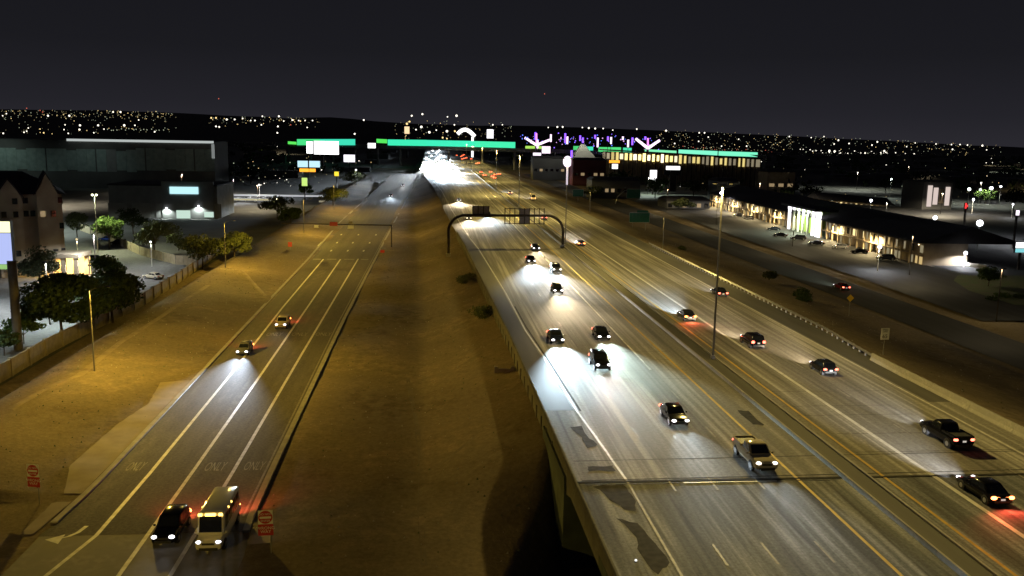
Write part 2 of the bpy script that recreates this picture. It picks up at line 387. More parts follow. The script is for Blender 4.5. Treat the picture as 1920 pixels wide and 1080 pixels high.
# freeway markings (z just above the concrete); far past the bridge the deck carries them on
Z1, Z2 = MZ+.006, MZ+.010
def xline(name, pts, w, mt, parent=None): return line(parent or freeway, name, pts, w, mt, Z2)
xline('edge_line', [(15.9, 22), (15.8, 66)], .2, M_WORN)
xline('edge_line', [(15.8, 66.2), (15.2, 77.6), (14.8, 84), (14.3, 106), (13.6, 122), (13.4, 152), (11.9, 216), (10.9, 237), (8.2, 330), (6.0, 450), (0, 600), (-5, 700), (-6, 1500)], .22, M_WHITE)
xline('median_line', [(29.9, 22), (29.9, 1500)], .26, M_YELLOW)
xline('median_line', [(37.3, 22), (37.3, 1500)], .26, M_YELLOW)
xline('carpool_line', [(41.6, 22), (41.6, 700)], .42, M_WHITE)
xline('carpool_line', [(26.3, 100), (26.3, 700)], .26, M_WHITE)
xline('edge_line', [(52.7, 22), (52.8, 1500)], .22, M_WHITE)
for lx in (19.2, 22.6, 26.4, 45.3, 49.0):
    b = MB(); k = b.m(M_WORN); yy = 51.5 - 12.2*2
    while yy < 700:
        n = len(b.v); b.v += [(lx-.09, yy, Z2), (lx+.09, yy, Z2), (lx+.09, yy+3.1, Z2), (lx-.09, yy+3.1, Z2)]; b.f.append([n, n+1, n+2, n+3]); b.mi.append(k); yy += 12.2
    b.build('dashed_line', freeway)
# shoulders in asphalt, concrete again before the bridge
strip('shoulder', [(yy, bx(yy)+.35, interp([(84, 14.5), (106, 14.0), (122, 13.3), (152, 13.1), (216, 11.6), (260, 9.2)], yy)) for yy in (84.5, 106, 122, 152, 180, 216, 246, 260)], M_SHOULD, Z1-.002)
strip('shoulder', [(yy, 53.1, 57.2) for yy in (86, 150, 300, 600)], M_SHOULD, Z1-.002)
line(freeway, 'tar_seam', [(15.15, 84.3), (14.75, 100), (14.35, 112), (13.95, 124), (13.8, 140)], .22, M_PATCH, Z2)
# carpool diamond
b = MB(); c0 = (39.6, 74.6)
for s1, s2 in (((0, 2.0), (.5, 0)), ((.5, 0), (0, -2.0)), ((0, -2.0), (-.5, 0)), ((-.5, 0), (0, 2.0))):
    p = Vector((c0[0]+s1[0], c0[1]+s1[1], Z2)); q = Vector((c0[0]+s2[0], c0[1]+s2[1], Z2)); w = Vector((.09, 0, 0))
    b.face([p-w, p+w, q+w, q-w], M_WORN)
b.build('carpool_diamond', freeway)
def blob(name, poly, mt, z, parent):
    b = MB(); pts = []
    for i, p in enumerate(poly):
        q = poly[(i+1) % len(poly)]
        for t in (0, .33, .66): pts.append((p[0]+(q[0]-p[0])*t+random.uniform(-.12, .12), p[1]+(q[1]-p[1])*t+random.uniform(-.25, .25), z))
    b.face(pts, mt); return b.build(name, parent)
blob('tar_patch', [(13.35, 79.6), (14.6, 79.7), (14.5, 77), (15.0, 74.5), (14.0, 73.7), (13.9, 76.5)], M_PATCH, Z2, freeway)
blob('tar_patch', [(13.1, 69.2), (15.3, 69.2), (15.3, 68.2), (13.2, 68.1)], M_PATCH, Z2, freeway)
blob('tar_patch', [(31.2, 84), (32.3, 83.5), (32.3, 79), (31.4, 79.4)], M_PATCH, Z2, freeway)

def path_on_ground(name, pix, w, mt, lift=.04):
    pts = [at(px, py, 0) for px, py in pix]; b = MB(); k = b.m(mt); q = []
    for a, c in zip(pts, pts[1:]):
        for i in range(8): q.append(a.lerp(c, i/8))
    for i, p in enumerate(q):
        d_ = (q[min(i+1, len(q)-1)]-q[max(i-1, 0)]).normalized(); nx_, ny_ = -d_.y*w/2, d_.x*w/2; j_ = 1+.35*noise.noise((i*.4, 5, 1))
        for u in (-1, -.35, .35, 1):
            x_, y_ = p.x+nx_*u*j_, p.y+ny_*u*j_; b.v.append((x_, y_, ter(x_, y_)+(lift if abs(u) < .5 else .004)))
    for i in range(len(q)-1):
        for u in range(3): n = i*4+u; b.f.append([n, n+1, n+5, n+4]); b.mi.append(k)
    return struct(b.build(name))
M_TRACK = mat('pale_dirt', (.30, .24, .155), .95, var=(.2, .155, .1), scale=.5); M_RUT = mat('dark_dirt', (.13, .105, .07), .95, var=(.2, .16, .105), scale=.6)
path_on_ground('dirt_rut', [(762, 700), (780, 790), (790, 880), (788, 960), (796, 1079)], .5, M_RUT, .0)
path_on_ground('dirt_rut', [(726, 880), (790, 892), (830, 880), (900, 845)], .4, M_RUT, .0)
path_on_ground('drain_swale', [(452, 515), (476, 536), (502, 560)], .9, M_TRACK, .06)
path_on_ground('dirt_rut', [(140, 905), (180, 860), (225, 820), (250, 775)], .35, M_RUT, .0)
path_on_ground('dirt_track', [(20, 790), (95, 745), (150, 722), (230, 655), (300, 610), (400, 540)], .9, M_TRACK, .08)
# transverse slab joints
rng = random.Random(8)
for i in range(26):
    yy = 72 + i*4.6 + rng.uniform(-1, 1); side = rng.random() < .5
    xa, xb = ((15.8, 33.2) if side else (36, 53)); a_ = rng.uniform(0, 6)
    b = MB(); k = b.m(M_PATCH); xx = xa+a_
    while xx < xb-rng.uniform(0, 5):
        n = len(b.v); j0 = yy+noise.noise((xx*.4, yy, 0))*.12; j1 = yy+noise.noise(((xx+1.2)*.4, yy, 0))*.12; w = .035
        b.v += [(xx, j0-w, Z2-.002), (xx+1.2, j1-w, Z2-.002), (xx+1.2, j1+w, Z2-.002), (xx, j0+w, Z2-.002)]; b.f.append([n, n+1, n+2, n+3]); b.mi.append(k); xx += 1.2
    b.build('slab_joint', freeway)

# ------------------------------------------------------------------ bridge over the street
bridge = thing('bridge', 'concrete freeway bridge deck over the dark street at bottom right', 'bridge')
d = MB()
d.face([(11.7, 20, MZ-.002), (57.4, 20, MZ-.002), (57.4, 65.5, MZ-.002), (11.7, 65.5, MZ-.002)], M_DECK); d.build('deck', bridge)
d = MB(); d.box((34.5, 43, MZ-.55), (46.6, 45.5, .9), M_GIRD); d.build('slab', bridge)
for gx in (12.2, 17.5, 23, 28.5, 34, 39.5, 45, 50.5, 56):
    d = MB(); d.box((gx, 43, MZ-1.6), (.7, 45.5, 1.25), M_GIRD); d.build('girder', bridge)
for py in (44.0,):
    for pxx in (13.0, 24, 35, 46, 55.5):
        d = MB(); d.tube((pxx, py, -3.6), (pxx, py, 2.2), .55, .55, M_GIRD, 14); d.build('pier', bridge, smooth=40)
    d = MB(); d.box((34.5, py, 2.45), (45, 1.4, .7), M_GIRD); d.build('pier_cap', bridge)
d = MB(); d.box((34.5, 67.6, .4), (47.2, 1.1, 7.6), M_GIRD); d.build('abutment', bridge)
d = MB(); d.loft([[(10.9, 67.2, -3.6), (11.5, 67.2, -3.6), (11.5, 67.2, 4.9), (10.9, 67.2, 4.9)], [(10.8, 80, -2), (11.3, 80, -2), (11.3, 80, 4.95), (10.8, 80, 4.95)]], M_GIRD); d.build('wing_wall', bridge)
d = MB(); d.box((34.6, 65.75, MZ+.006), (45.4, .26, .03), M_PATCH); d.build('joint_plate', bridge)
for yy, w in ((66.05, .16), (70.4, .12)):
    d = MB(); d.face([(12.2, yy, Z2), (57, yy+.7, Z2), (57, yy+.7+w, Z2), (12.2, yy+w, Z2)], M_PATCH); d.build('joint_seal', bridge)
for a, e_ in ((12.3, 20), (20.3, 28), (28.4, 33.2)):
    d = MB(); d.box(((a+e_)/2, 65.3, MZ+.01), (e_-a, .10, .03), M_SIGNW if a == 20.3 else M_SHOULD); d.build('joint_lip', bridge)
for poly in ([(12.9, 65), (15.3, 65.1), (15.6, 63), (15.3, 60.3), (14.4, 60.4), (13.6, 62.4)], [(13.5, 59), (14.9, 58.3), (15.4, 55), (15.6, 52.2), (14.4, 50.6), (13.9, 53), (14.2, 56)]):
    blob('tar_patch', poly, M_PATCH, MZ+.006, bridge)
b = MB(); b.ball((13.4, 52.5, MZ+.03), .09, glow('reflector', (1, 1, .95), 1.2)); b.build('reflector', bridge)

# ------------------------------------------------------------------ barriers
def prof(xc, yy, z0, h=.86, w=.6):
    return [(xc-w/2, yy, z0), (xc-w/2, yy, z0+.08), (xc-.15, yy, z0+.35), (xc-.09, yy, z0+h), (xc+.09, yy, z0+h), (xc+.15, yy, z0+.35), (xc+w/2, yy, z0+.08), (xc+w/2, yy, z0)]
M_DARKCONC = mat('darkened_concrete', (.21, .205, .19), .9, var=(.10, .10, .095), scale=.5, var2=(.14, .135, .125), scale2=3)  # concrete darkened in colour so the lamplit outer face stays dark
lb = thing('parapet_wall', 'long pale concrete parapet on the left edge of the freeway above the dirt slope', 'barrier', group=None)
yy = 66.0
segs = [20+9*i for i in range(26)]
for a, c in zip(segs, segs[1:]):
    d = MB(); rings = []
    for q in (a+.02, (a+c)/2, c-.02):
        xc = bx(q); bot = MZ-2.2 if q > 66 else MZ-.95
        rings.append([(xc-.14, q, bot), (xc-.14, q, MZ+.92), (xc-.06, q, MZ+.98), (xc+.08, q, MZ+.98), (xc+.12, q, MZ+.4), (xc+.3, q, MZ), (xc+.3, q, bot)])
    d.loft(rings, M_DARKCONC); d.build('wall_panel', lb)
for i in range(44):
    q = 75 + i*3.6
    d = MB(); d.box((bx(q)-.2, q, MZ-.9), (.12, .22, 2.2), M_DARKCONC); d.build('buttress', lb)
mb_ = thing('median_barrier', 'long low twin walled concrete median between the two directions of the freeway', 'barrier')
segs = [20+8*i for i in range(40)] + [340+20*i for i in range(20)]
for a, c in zip(segs, segs[1:]):
    for xc in (33.75, 35.65):
        d = MB(); d.box((xc, (a+c)/2, MZ+.2), (.17, c-a-.04, .44), M_BARR); d.build('barrier_segment', mb_)
    d = MB(); d.box((34.7, (a+c)/2, MZ+.12), (1.72, c-a, .24), M_SHOULD); d.build('median_fill', mb_)
gr = thing('guard_rail', 'steel guard rail on posts along the far right shoulder', 'guard rail')
rx = lambda q: interp([(70, 55.8), (102, 55.8), (121, 57.2), (222, 57.0)], q)
for a in range(104, 221, 4):
    c = a+3.97
    d = MB(); rings = []
    for q in (a, c): X = rx(q); rings.append([(X-.05, q, MZ+.42), (X-.13, q, MZ+.5), (X-.05, q, MZ+.58), (X-.13, q, MZ+.68), (X-.05, q, MZ+.76), (X-.02, q, MZ+.76), (X-.02, q, MZ+.42)])
    d.loft(rings, M_STEEL); d.build('rail', gr)
for i in range(62):
    q = 104.3 + i*1.9
    d = MB(); d.box((rx(q)+.08, q, MZ+.2), (.16, .2, 1.1), M_POLE); d.build('post', gr)
rb = thing('shoulder_barrier', 'pale concrete barrier ending where the right guard rail begins', 'barrier')
for a in range(20, 104, 7):
    d = MB(); d.loft([prof(rx(q), q, MZ-.02, .95) for q in (a+.02, a+6.98)], M_BARR); d.build('barrier_segment', rb)

# ------------------------------------------------------------------ gantry, masts, street lamps
gn = thing('sign_gantry', 'dark arched tube gantry spanning the oncoming lanes with sign backs on it', 'gantry', (0, 0, 0))
GY = 217.0
d = MB(); arc = []
x0, x1, zt = 4.6, 33.4, MZ+8.0
for i in range(9): t = math.pi/2*i/8; arc.append((x0+4*(1-math.cos(t)), GY, zt-4+4*math.sin(t)))
for i in range(9): t = math.pi/2*(1-i/8); arc.append((x1-4+4*math.cos(t), GY+1.5, zt-4+4*math.sin(t)))
d.path([(x0, GY, 3.0)] + arc + [(x1, GY+1.5, MZ)], .34, M_DARKST, 10); d.build('arch_tube', gn, smooth=50)
for xx, w in ((4.6, 1.2), (33.4, 1.2)):
    d = MB(); d.box((xx, GY+(1.5 if xx > 20 else 0), (3.1 if xx < 20 else MZ+.3)), (w, w, .9), M_BARR); d.build('footing', gn)
M_SIGNBACK = mat('sign_back_aluminium', (.36, .33, .31), .6, .1, var=(.25, .22, .21), scale=2)
for (sx0, sx1, z0, z1) in ((10.6, 14.6, zt+.3, zt+2.2), (18.6, 28.4, zt-2.0, zt+1.7)):
    n = max(2, round((sx1-sx0)/1.25)); w = (sx1-sx0)/n
    for i in range(n):
        if n > 4 and i not in (3, 4): continue                       # the right frame is an open ladder but for two panels
        d = MB(); d.box((sx0+w*(i+.5), GY+1.0, (z0+z1)/2), (w-.08, .06, z1-z0), M_SIGNBACK); d.build('sign_panel', gn)
    for i in range(n+1):
        d = MB(); d.box((sx0+w*i, GY+.75, (z0+z1)/2), (.20, .16, z1-z0+.4), M_DARKST); d.build('sign_rib', gn)
    for zz in (z0, z1):
        d = MB(); d.box(((sx0+sx1)/2, GY+.6, zz), (sx1-sx0+.3, .12, .16), M_DARKST); d.build('sign_rail', gn)
HPS = (1.0, .655, .085); HPSM = (1.0, .735, .2)
def mast(yy, h, label, power, x_=35.2, z_=MZ+.24, lit=True):
    t = thing('light_mast', label, 'light pole', (x_, yy, z_), 0, 'tall light masts along the median')
    d = MB(); d.box((0, 0, .25), (.42, .6, .5), M_POLE); d.build('base_plate', t)
    d = MB(); d.tube((0, 0, .4), (0, 0, h), .14, .09, mat('mast_steel', (.2, .19, .18), .5, .3), 12); d.build('pole', t, smooth=40)
    for s_ in (-1, 1):
        d = MB(); d.tube((0, 0, h-.05), (s_*.7, 0, h+.2), .05, .04, M_PLAST, 8); ar = d.build('arm', t)
        d = MB(); d.box((s_*1.0, 0, h+.22), (.7, .36, .16), M_PLAST, 0, .8); lum = d.build('luminaire', t)
        d = MB(); d.box((s_*1.0, 0, h+.135), (.4, .2, .02), glow('hps_lens', HPSM, 3)); d.build('lamp_lens', lum)
    spot('mast_light', t, (0, -.4, h-.4), power*2, HPSM, 158, .2, radius=.4, bat=2.6, lateral=(.95, 1.5))
    return t
MP = 5600
for i, yy in enumerate((-16, 104, 226, 348, 470, 600, 730, 860, 1000)):
    lab = {104: 'tallest light mast rising from the median in the right foreground', 226: 'median light mast just beyond the right leg of the gantry'}.get(yy, 'thin far light mast on the median of the freeway')
    mast(yy, 21.6 if yy < 300 else 20, lab, MP*(.12 if yy < 0 else 1 if yy < 240 else 1.1))
def lamp(x_, yy, z_, h, rz_, label, power, group, arm=2.0, col=HPS, bat=2.15, size=176):
    t = thing('street_lamp', label, 'street lamp', (x_, yy, z_), rz_, group)
    d = MB(); d.tube((0, 0, -.3), (0, 0, .35), .32, .30, M_CURB, 10); d.build('footing', t)
    d = MB(); d.tube((0, 0, .3), (0, 0, h-.4), .12, .075, mat('lamp_pole_steel', (.24, .23, .21), .55, .2), 10); d.build('pole', t, smooth=40)
    d = MB(); pts = [(arm*s_, 0, h-.42+.62*math.sin(s_*math.pi/2)) for s_ in (0, .25, .5, .75, 1)]; d.path(pts, .04, M_PLAST, 7); d.build('arm', t)
    d = MB(); d.box((arm+.3, 0, h+.16), (.75, .34, .15), M_PLAST, 0, .75); lum = d.build('luminaire', t)
    d = MB(); d.box((arm+.3, 0, h+.08), (.4, .18, .02), glow('hps_lens', HPSM, 3)); d.build('lamp_lens', lum)
    spot('lamp_light', t, (arm+.3, 0, h+.0), power, col, size, .12, radius=.25, bat=bat, floor=.40, back=(rz_ == 0))
    return t
G1 = 'street lamps along the dirt bank left of the ramp'
lamp(-43.4, 22, .6, 12, 0, 'street lamp left of the camera beside the ramp end', 3600, G1)
lamp(-43.4, 115.5, .6, 11.6, 0, 'slim street lamp on the dirt bank nearest the block wall in the left foreground', 9500, G1)
lamp(-47.0, 206.8, .4, 11.7, 0, 'slim street lamp on the dirt bank farther up the ramp by dark trees', 9500, G1)
lamp(-40.0, 285, 0, 11.7, 0, 'far street lamp beside the ramp beyond the overhead mast arm', 8500, G1)
lamp(-40.0, 375, 0, 11.7, 0, 'farthest street lamp beside the ramp', 8000, G1)
lamp(59.7, 220.3, 4.0, 9.2, math.pi, 'street lamp at the start of the right guard rail', 700, 'street lamps along the right shoulder', col=HPSM)
lamp(60.5, 330, 3.8, 9.2, math.pi, 'short street lamp left of the green arrow sign', 700, 'street lamps along the right shoulder', col=HPSM)

# overhead mast arm over the ramp
ma = thing('signal_mast_arm', 'dark overhead mast arm reaching across the ramp with small panels on it', 'mast arm', (-11.0, 255.2, 0))
d = MB(); d.tube((0, 0, 0), (0, 0, 6.8), .22, .17, M_DARKST, 10); d.build('post', ma, smooth=40)
d = MB(); d.tube((0, 0, 6.6), (-31.0, 0, 6.9), .17, .10, M_DARKST, 8); d.build('arm', ma, smooth=40)
d = MB(); d.box((-11.6, -.2, 6.0), (1.7, .08, .95), M_SIGNW); d.build('white_panel', ma)
d = MB(); d.box((-11.6, -.2, 7.3), (1.1, .08, .7), M_SIGNBACK); d.build('grey_panel', ma)
d = MB(); d.box((-16.4, -.2, 6.85), (2.2, .08, 1.1), M_SIGNR); d.build('red_panel', ma)
d = MB(); d.box((-21.3, -.2, 6.1), (1.2, .08, .8), M_SIGNW); d.build('white_panel', ma)

# ------------------------------------------------------------------ signs
def disc(c, r, mt, y_, n=20):
    b = MB(); b.face([(c[0]+r*math.cos(2*math.pi*i/n), y_, c[1]+r*math.sin(2*math.pi*i/n)) for i in range(n)], mt); return b
def do_not_enter(x_, yy, z_, rz_, label, ps=1):
    t = thing('do_not_enter_sign', label, 'road sign', (x_, yy, z_), rz_, 'red do not enter signs at the ramp mouth')
    d = MB(); d.box((.35*ps, .06, 1.1), (.07, .05, 2.6), M_STEEL); d.build('post', t)
    d = MB(); d.box((0, 0, 3.05), (1.1, .03, 1.1), M_SIGNW); bd = d.build('panel', t)
    disc((0, 3.05), .53, M_SIGNR, -.022).build('red_disc', bd)
    d = MB(); d.box((0, -.03, 3.03), (.86, .01, .17), M_SIGNW); d.build('white_bar', bd)
    text('lettering', 'DO NOT', .24, M_SIGNW, bd, (0, -.04, 3.3), (R(90), 0, 0)); text('lettering', 'ENTER', .24, M_SIGNW, bd, (0, -.04, 2.76), (R(90), 0, 0))
    d = MB(); d.box((0, 0, 2.02), (1.14, .03, .9), M_SIGNR); b2 = d.build('lower_panel', t)
    text('lettering', 'WRONG\nWAY', .34, M_SIGNW, b2, (0, -.03, 2.02), (R(90), 0, 0))
    return t
do_not_enter(-34.0, 75.5, 0, R(-14), 'red do not enter and wrong way sign on the dirt at the left edge')
do_not_enter(-12.5, 64.9, 0, R(4), 'red do not enter and wrong way sign right of the white shuttle bus')
t = thing('wrong_way_sign', 'small red sign standing alone on the bright dirt left of the ramp', 'road sign', (-38.4, 246, 0))
d = MB(); d.box((0, .05, .7), (.07, .05, 1.5), M_STEEL); d.build('post', t)
d = MB(); d.box((0, 0, 2.0), (1.1, .03, 1.3), M_SIGNR); d.build('panel', t)
t = thing('wrong_way_sign', 'small red sign at the right kerb of the ramp near the stop bar', 'road sign', (-12.6, 236, 0))
d = MB(); d.box((0, .05, .5), (.07, .05, 1.2), M_STEEL); d.build('post', t)
d = MB(); d.box((0, 0, 1.5), (1.1, .03, .7), M_SIGNR); d.build('panel', t)
t = thing('speed_limit_sign', 'white speed limit sign on the dark slope beyond the guard rail', 'road sign', (61.6, 111.6, ter(61.6, 111.6)))
d = MB(); d.box((0, .05, 1.0), (.08, .06, 2.4), M_STEEL); d.build('post', t)
d = MB(); d.box((0, 0, 2.95), (1.2, .03, 1.6), M_SIGNW); pn = d.build('panel', t)
text('lettering', 'SPEED\nLIMIT', .3, M_BLACK, pn, (0, -.03, 3.4), (R(90), 0, 0)); text('lettering', '65', .75, M_BLACK, pn, (0, -.03, 2.6), (R(90), 0, 0))
t = thing('warning_sign', 'yellow diamond warning sign beside the dark frontage road', 'road sign', (78.2, 155.1, 0))
d = MB(); d.box((0, .05, 2.0), (.08, .06, 4.0), M_STEEL); d.build('post', t)
d = MB(); d.face([(0, 0, 2.9), (.72, 0, 3.62), (0, 0, 4.34), (-.72, 0, 3.62)], M_SIGNY); d.face([(0, .03, 2.9), (-.72, .03, 3.62), (0, .03, 4.34), (.72, .03, 3.62)], M_STEEL); d.build('panel', t)
def guide(px, py, Y, w, h, label, legs=2, tab=False):
    c = atY(px, py, Y); t = thing('guide_sign', label, 'road sign', (c.x, Y, 0), 0, None); gz = ter(c.x, Y)
    n = max(2, round(w/1.2))
    for i in range(n):
        d = MB(); d.box((-w/2+w/n*(i+.5), 0, c.z), (w/n-.02, .06, h), M_GREEN); d.build('panel', t)
    for zz in (c.z-h/2, c.z+h/2):
        d = MB(); d.box((0, -.04, zz), (w, .02, .09), M_SIGNW); d.build('border', t)
    for xx in (-w/2, w/2):
        d = MB(); d.box((xx, -.04, c.z), (.09, .02, h-.1), M_SIGNW); d.build('border', t)
    if tab:
        d = MB(); d.box((w*.15, 0, c.z+h/2+.45), (w*.55, .06, .8), M_GREEN); d.build('exit_tab', t)
    for i in range(legs):
        xx = (-w*.32 + w*.64*i) if legs > 1 else 0
        d = MB(); d.box((xx, .16, (gz+c.z+h/2)/2-.2), (.16, .16, c.z+h/2-gz+.6), M_STEEL); d.build('post', t)
    return t
guide(1199, 408, 303, 7.2, 3.4, 'large green guide sign with exit tab beyond the guard rail', tab=True)
guide(1084, 362, 436, 5.4, 3.6, 'smaller green guide sign left of the other guide signs', 1)
t = guide(1188, 363, 440, 7.0, 4.6, 'dark green guide sign hung on a curved arm by the frontage road', 0)
d = MB(); p0 = atY(1152, 398, 440); d.path([(p0.x-t.location.x, .3, ter(p0.x, 440)), (p0.x-t.location.x, .3, p0.z+3), (p0.x-t.location.x+1.5, .3, p0.z+8), (p0.x-t.location.x+5, .3, p0.z+11), (3, .3, p0.z+11.3)], .22, M_STEEL, 8); d.build('curved_arm', t)
t = thing('drain_headwall', 'small pale concrete headwall with two boxes beside the parapet', 'headwall', (9.3, 104.8, ter(9.3, 104.8)+.1))
d = MB(); d.box((0, 0, .2), (2.2, .3, .5), M_BARR); d.build('wall', t)
for xx in (-1.15, .9):
    d = MB(); d.box((xx, -.05, .35), (.42, .45, .8), M_BARR); d.build('box', t)

# ------------------------------------------------------------------ vehicles
def paint(name, col, metal=.0, rough=.13): return mat('paint_'+name, col, rough, metal, coat=.1, spec=.16)
M_HEAD = glow('headlight_glow', (1.0, .97, 1.0), 5); M_HEADW = glow('headlight_warm', (1.0, .86, .68), 5)
M_TAIL = glow('taillight_glow', (1.0, .13, .08), 7); M_BRAKE = glow('brake_glow', (1.0, .24, .06), 12); M_TAILD = mat('taillight_red', (.3, .01, .01), .3)
M_AMBER = glow('amber_marker', (1.0, .62, .12), 5); M_PLATE = glow('plate_glow', (.9, .85, .75), .5, (.6, .6, .6))  # licence plate glows by itself in place of lamplight
KIND = {
 'sedan': dict(L=4.8, W=1.84, H=1.45, belt=.95, st=[(0, .45, .82, .80), (.02, .32, .93, .92), (.1, .25, .97, .98), (.3, .22, .95, 1), (.6, .22, .94, 1), (.75, .22, .90, .99), (.92, .24, .78, .95), (.985, .30, .66, .88), (1, .42, .56, .78)], cab=(.10, .70, .27, .55)),
 'hatch': dict(L=4.3, W=1.80, H=1.52, belt=.97, st=[(0, .42, .90, .84), (.02, .32, .96, .93), (.1, .25, .98, .98), (.3, .22, .97, 1), (.65, .22, .96, 1), (.78, .22, .92, .99), (.93, .24, .80, .95), (.985, .30, .68, .88), (1, .42, .58, .78)], cab=(.02, .74, .14, .58)),
 'suv': dict(L=4.85, W=1.95, H=1.76, belt=1.12, st=[(0, .48, 1.05, .86), (.02, .38, 1.10, .94), (.1, .30, 1.13, .98), (.3, .28, 1.12, 1), (.62, .28, 1.11, 1), (.74, .28, 1.06, .99), (.93, .30, .98, .95), (.985, .36, .86, .90), (1, .46, .74, .82)], cab=(.015, .72, .09, .57)),
 'pickup': dict(L=5.8, W=2.02, H=1.88, belt=1.20, st=[(0, .55, 1.12, .93), (.015, .45, 1.18, .97), (.1, .38, 1.18, .99), (.36, .36, 1.18, 1), (.62, .36, 1.18, 1), (.74, .36, 1.14, .99), (.95, .38, 1.06, .96), (.99, .44, .95, .92), (1, .52, .84, .86)], cab=(.36, .74, .40, .62)),
 'bus': dict(L=6.9, W=2.12, H=2.8, belt=1.30, st=[(0, .42, 1.28, .97), (.01, .36, 1.3, .99), (.2, .34, 1.3, 1), (.5, .34, 1.3, 1), (.78, .34, 1.3, .98), (.86, .34, 1.24, .96), (.97, .36, 1.12, .93), (.995, .42, 1.0, .9), (1, .5, .9, .84)], cab=(.004, .88, .010, .83)),
}
def car(kind, x_, yy, z_, heading, col, label, group, head='on', power=9000, beam=(1, .95, .92), tail='on', cat='car', name=None, light_n=1, warm=False, tilt=3.2):
    """heading 180 = coming towards us"""
    K = KIND[kind]; L, W, H, bt = K['L'], K['W']/2, K['H'], K['belt']
    t = thing(name or {'sedan': 'sedan_car', 'hatch': 'hatchback_car', 'suv': 'suv_car', 'pickup': 'pickup_truck', 'bus': 'shuttle_bus'}[kind], label, cat, (x_, yy, z_), R(heading), group)
    yl = lambda q: -L/2 + q*L
    def ring(q, zb, zt, w):
        w *= W; h = zt-zb; half = [(.78*w, zb), (.93*w, zb+.1*h), (w, zb+.42*h), (.985*w, zb+.75*h), (.9*w, zt-.03*h), (.72*w, zt)]
        return [(a, yl(q), c) for a, c in half] + [(0, yl(q), zt+.03)] + [(-a, yl(q), c) for a, c in reversed(half)]
    b = MB(); b.loft([ring(*s_) for s_ in K['st']], col); body = b.build('body', t, smooth=42)
    c0, c1, r0, r1 = K['cab']
    def rect(y0, y1, w, z): 
        i = .12*min(w, 1); return [(w-i, yl(y0), z), (w, yl(y0)+i, z), (w, yl(y1)-i, z), (w-i, yl(y1), z), (-w+i, yl(y1), z), (-w, yl(y1)-i, z), (-w, yl(y0)+i, z), (-w+i, yl(y0), z)]
    wt = .76 if kind not in ('bus', 'suv') else (.93 if kind == 'bus' else .82)
    b = MB(); b.loft([rect(c0, c1, .93*W if kind != 'bus' else .96*W, bt-.06), rect(r0, r1, wt*W, H-.07), rect(r0+.02, r1-.02, wt*W-.08, H)], col); b.build('cabin', t, smooth=35)
    wb = .93*W if kind != 'bus' else .96*W
    def pane(name, A, B, C, D, u0, u1, v0, v1):
        A, B, C, D = map(Vector, (A, B, C, D)); n = (B-A).cross(D-A).normalized()*.012
        P = lambda u, v: (A*(1-u)+B*u)*(1-v) + (D*(1-u)+C*u)*v + n
        d = MB(); d.face([P(u0, v0), P(u1, v0), P(u1, v1), P(u0, v1)], M_GLASS); d.build(name, t)
    zb, zt_ = bt-.06, H-.07; wtW = wt*W
    i0, i1 = .12*min(wb, 1), .12*min(wtW, 1)
    pane('windshield', (wb-i0, yl(c1), zb), (-wb+i0, yl(c1), zb), (-wtW+i1, yl(r1), zt_), (wtW-i1, yl(r1), zt_), .02, .98, .14, .96)
    pane('rear_window', (-wb+i0, yl(c0), zb), (wb-i0, yl(c0), zb), (wtW-i1, yl(r0), zt_), (-wtW+i1, yl(r0), zt_), .05, .95, .2, .94)
    for s_ in (1, -1):
        nn = 3 if kind in ('suv',) else 4 if kind == 'bus' else 2
        for i in range(nn):
            u0, u1 = .06+.88*i/nn+.012, .06+.88*(i+1)/nn-.012
            A, B, C, D = (s_*wb, yl(c0)+i0, zb), (s_*wb, yl(c1)-i0, zb), (s_*wtW, yl(r1)-i1, zt_), (s_*wtW, yl(r0)+i1, zt_)
            if s_ < 0: A, B, C, D = B, A, D, C
            pane('side_window', A, B, C, D, u0, u1, .18, .9)
    wr = {'sedan': .33, 'hatch': .32, 'suv': .37, 'pickup': .40, 'bus': .39}[kind]
    for q in (.17, .80 if kind != 'bus' else .84):
        for s_ in (1, -1):
            d = MB(); d.tube((s_*(W-.24), yl(q), wr), (s_*(W+.004), yl(q), wr), wr+.07, wr+.07, M_PLAST, 18); d.build('wheel_arch', t)
            d = MB(); d.tube((s_*(W-.22), yl(q), wr), (s_*(W+.012), yl(q), wr), wr, wr, M_BLACK, 18); wh = d.build('wheel', t, smooth=40)
            d = MB(); d.tube((s_*(W-.1), yl(q), wr), (s_*(W+.02), yl(q), wr), wr*.62, wr*.58, M_RIM, 12); d.build('rim', wh)
    fz = K['st'][-2][2]; rzt = K['st'][1][2]
    hm = M_HEADW if warm else M_HEAD
    for s_ in (1, -1):
        big = 1.0 if heading == 180 else .8
        d = MB(); d.ball((s_*W*.68, yl(.975), fz-.02), (.23*big, .2, .125*big), hm if head == 'on' else M_SIGNW); d.build('headlight', t, smooth=60)
        tm = {'on': M_TAIL, 'brake': M_BRAKE, 'off': M_TAILD}[tail]
        d = MB(); d.ball((s_*W*.76, yl(.01), rzt-.14), (.25, .12, .14 if kind != 'suv' else .2), tm); d.build('taillight', t, smooth=60)
        d = MB(); d.ball((s_*(W+.08), yl(c1)-.25, bt+.06), (.12, .07, .09), col); d.build('mirror', t, smooth=60)
    d = MB(); d.box((0, yl(1)-.02, .47), (W*1.3, .14, .2), M_PLAST); d.build('front_bumper', t)
    d = MB(); d.box((0, yl(.995), fz-.12), (W*.9, .1, .16), M_PLAST); d.build('grille', t)
    d = MB(); d.box((0, yl(0)+.02, .5), (W*1.45, .16, .2), M_PLAST); d.build('rear_bumper', t)
    d = MB(); d.box((0, yl(0)-.035, rzt-.28), (.34, .03, .17), M_PLATE); d.build('licence_plate', t)
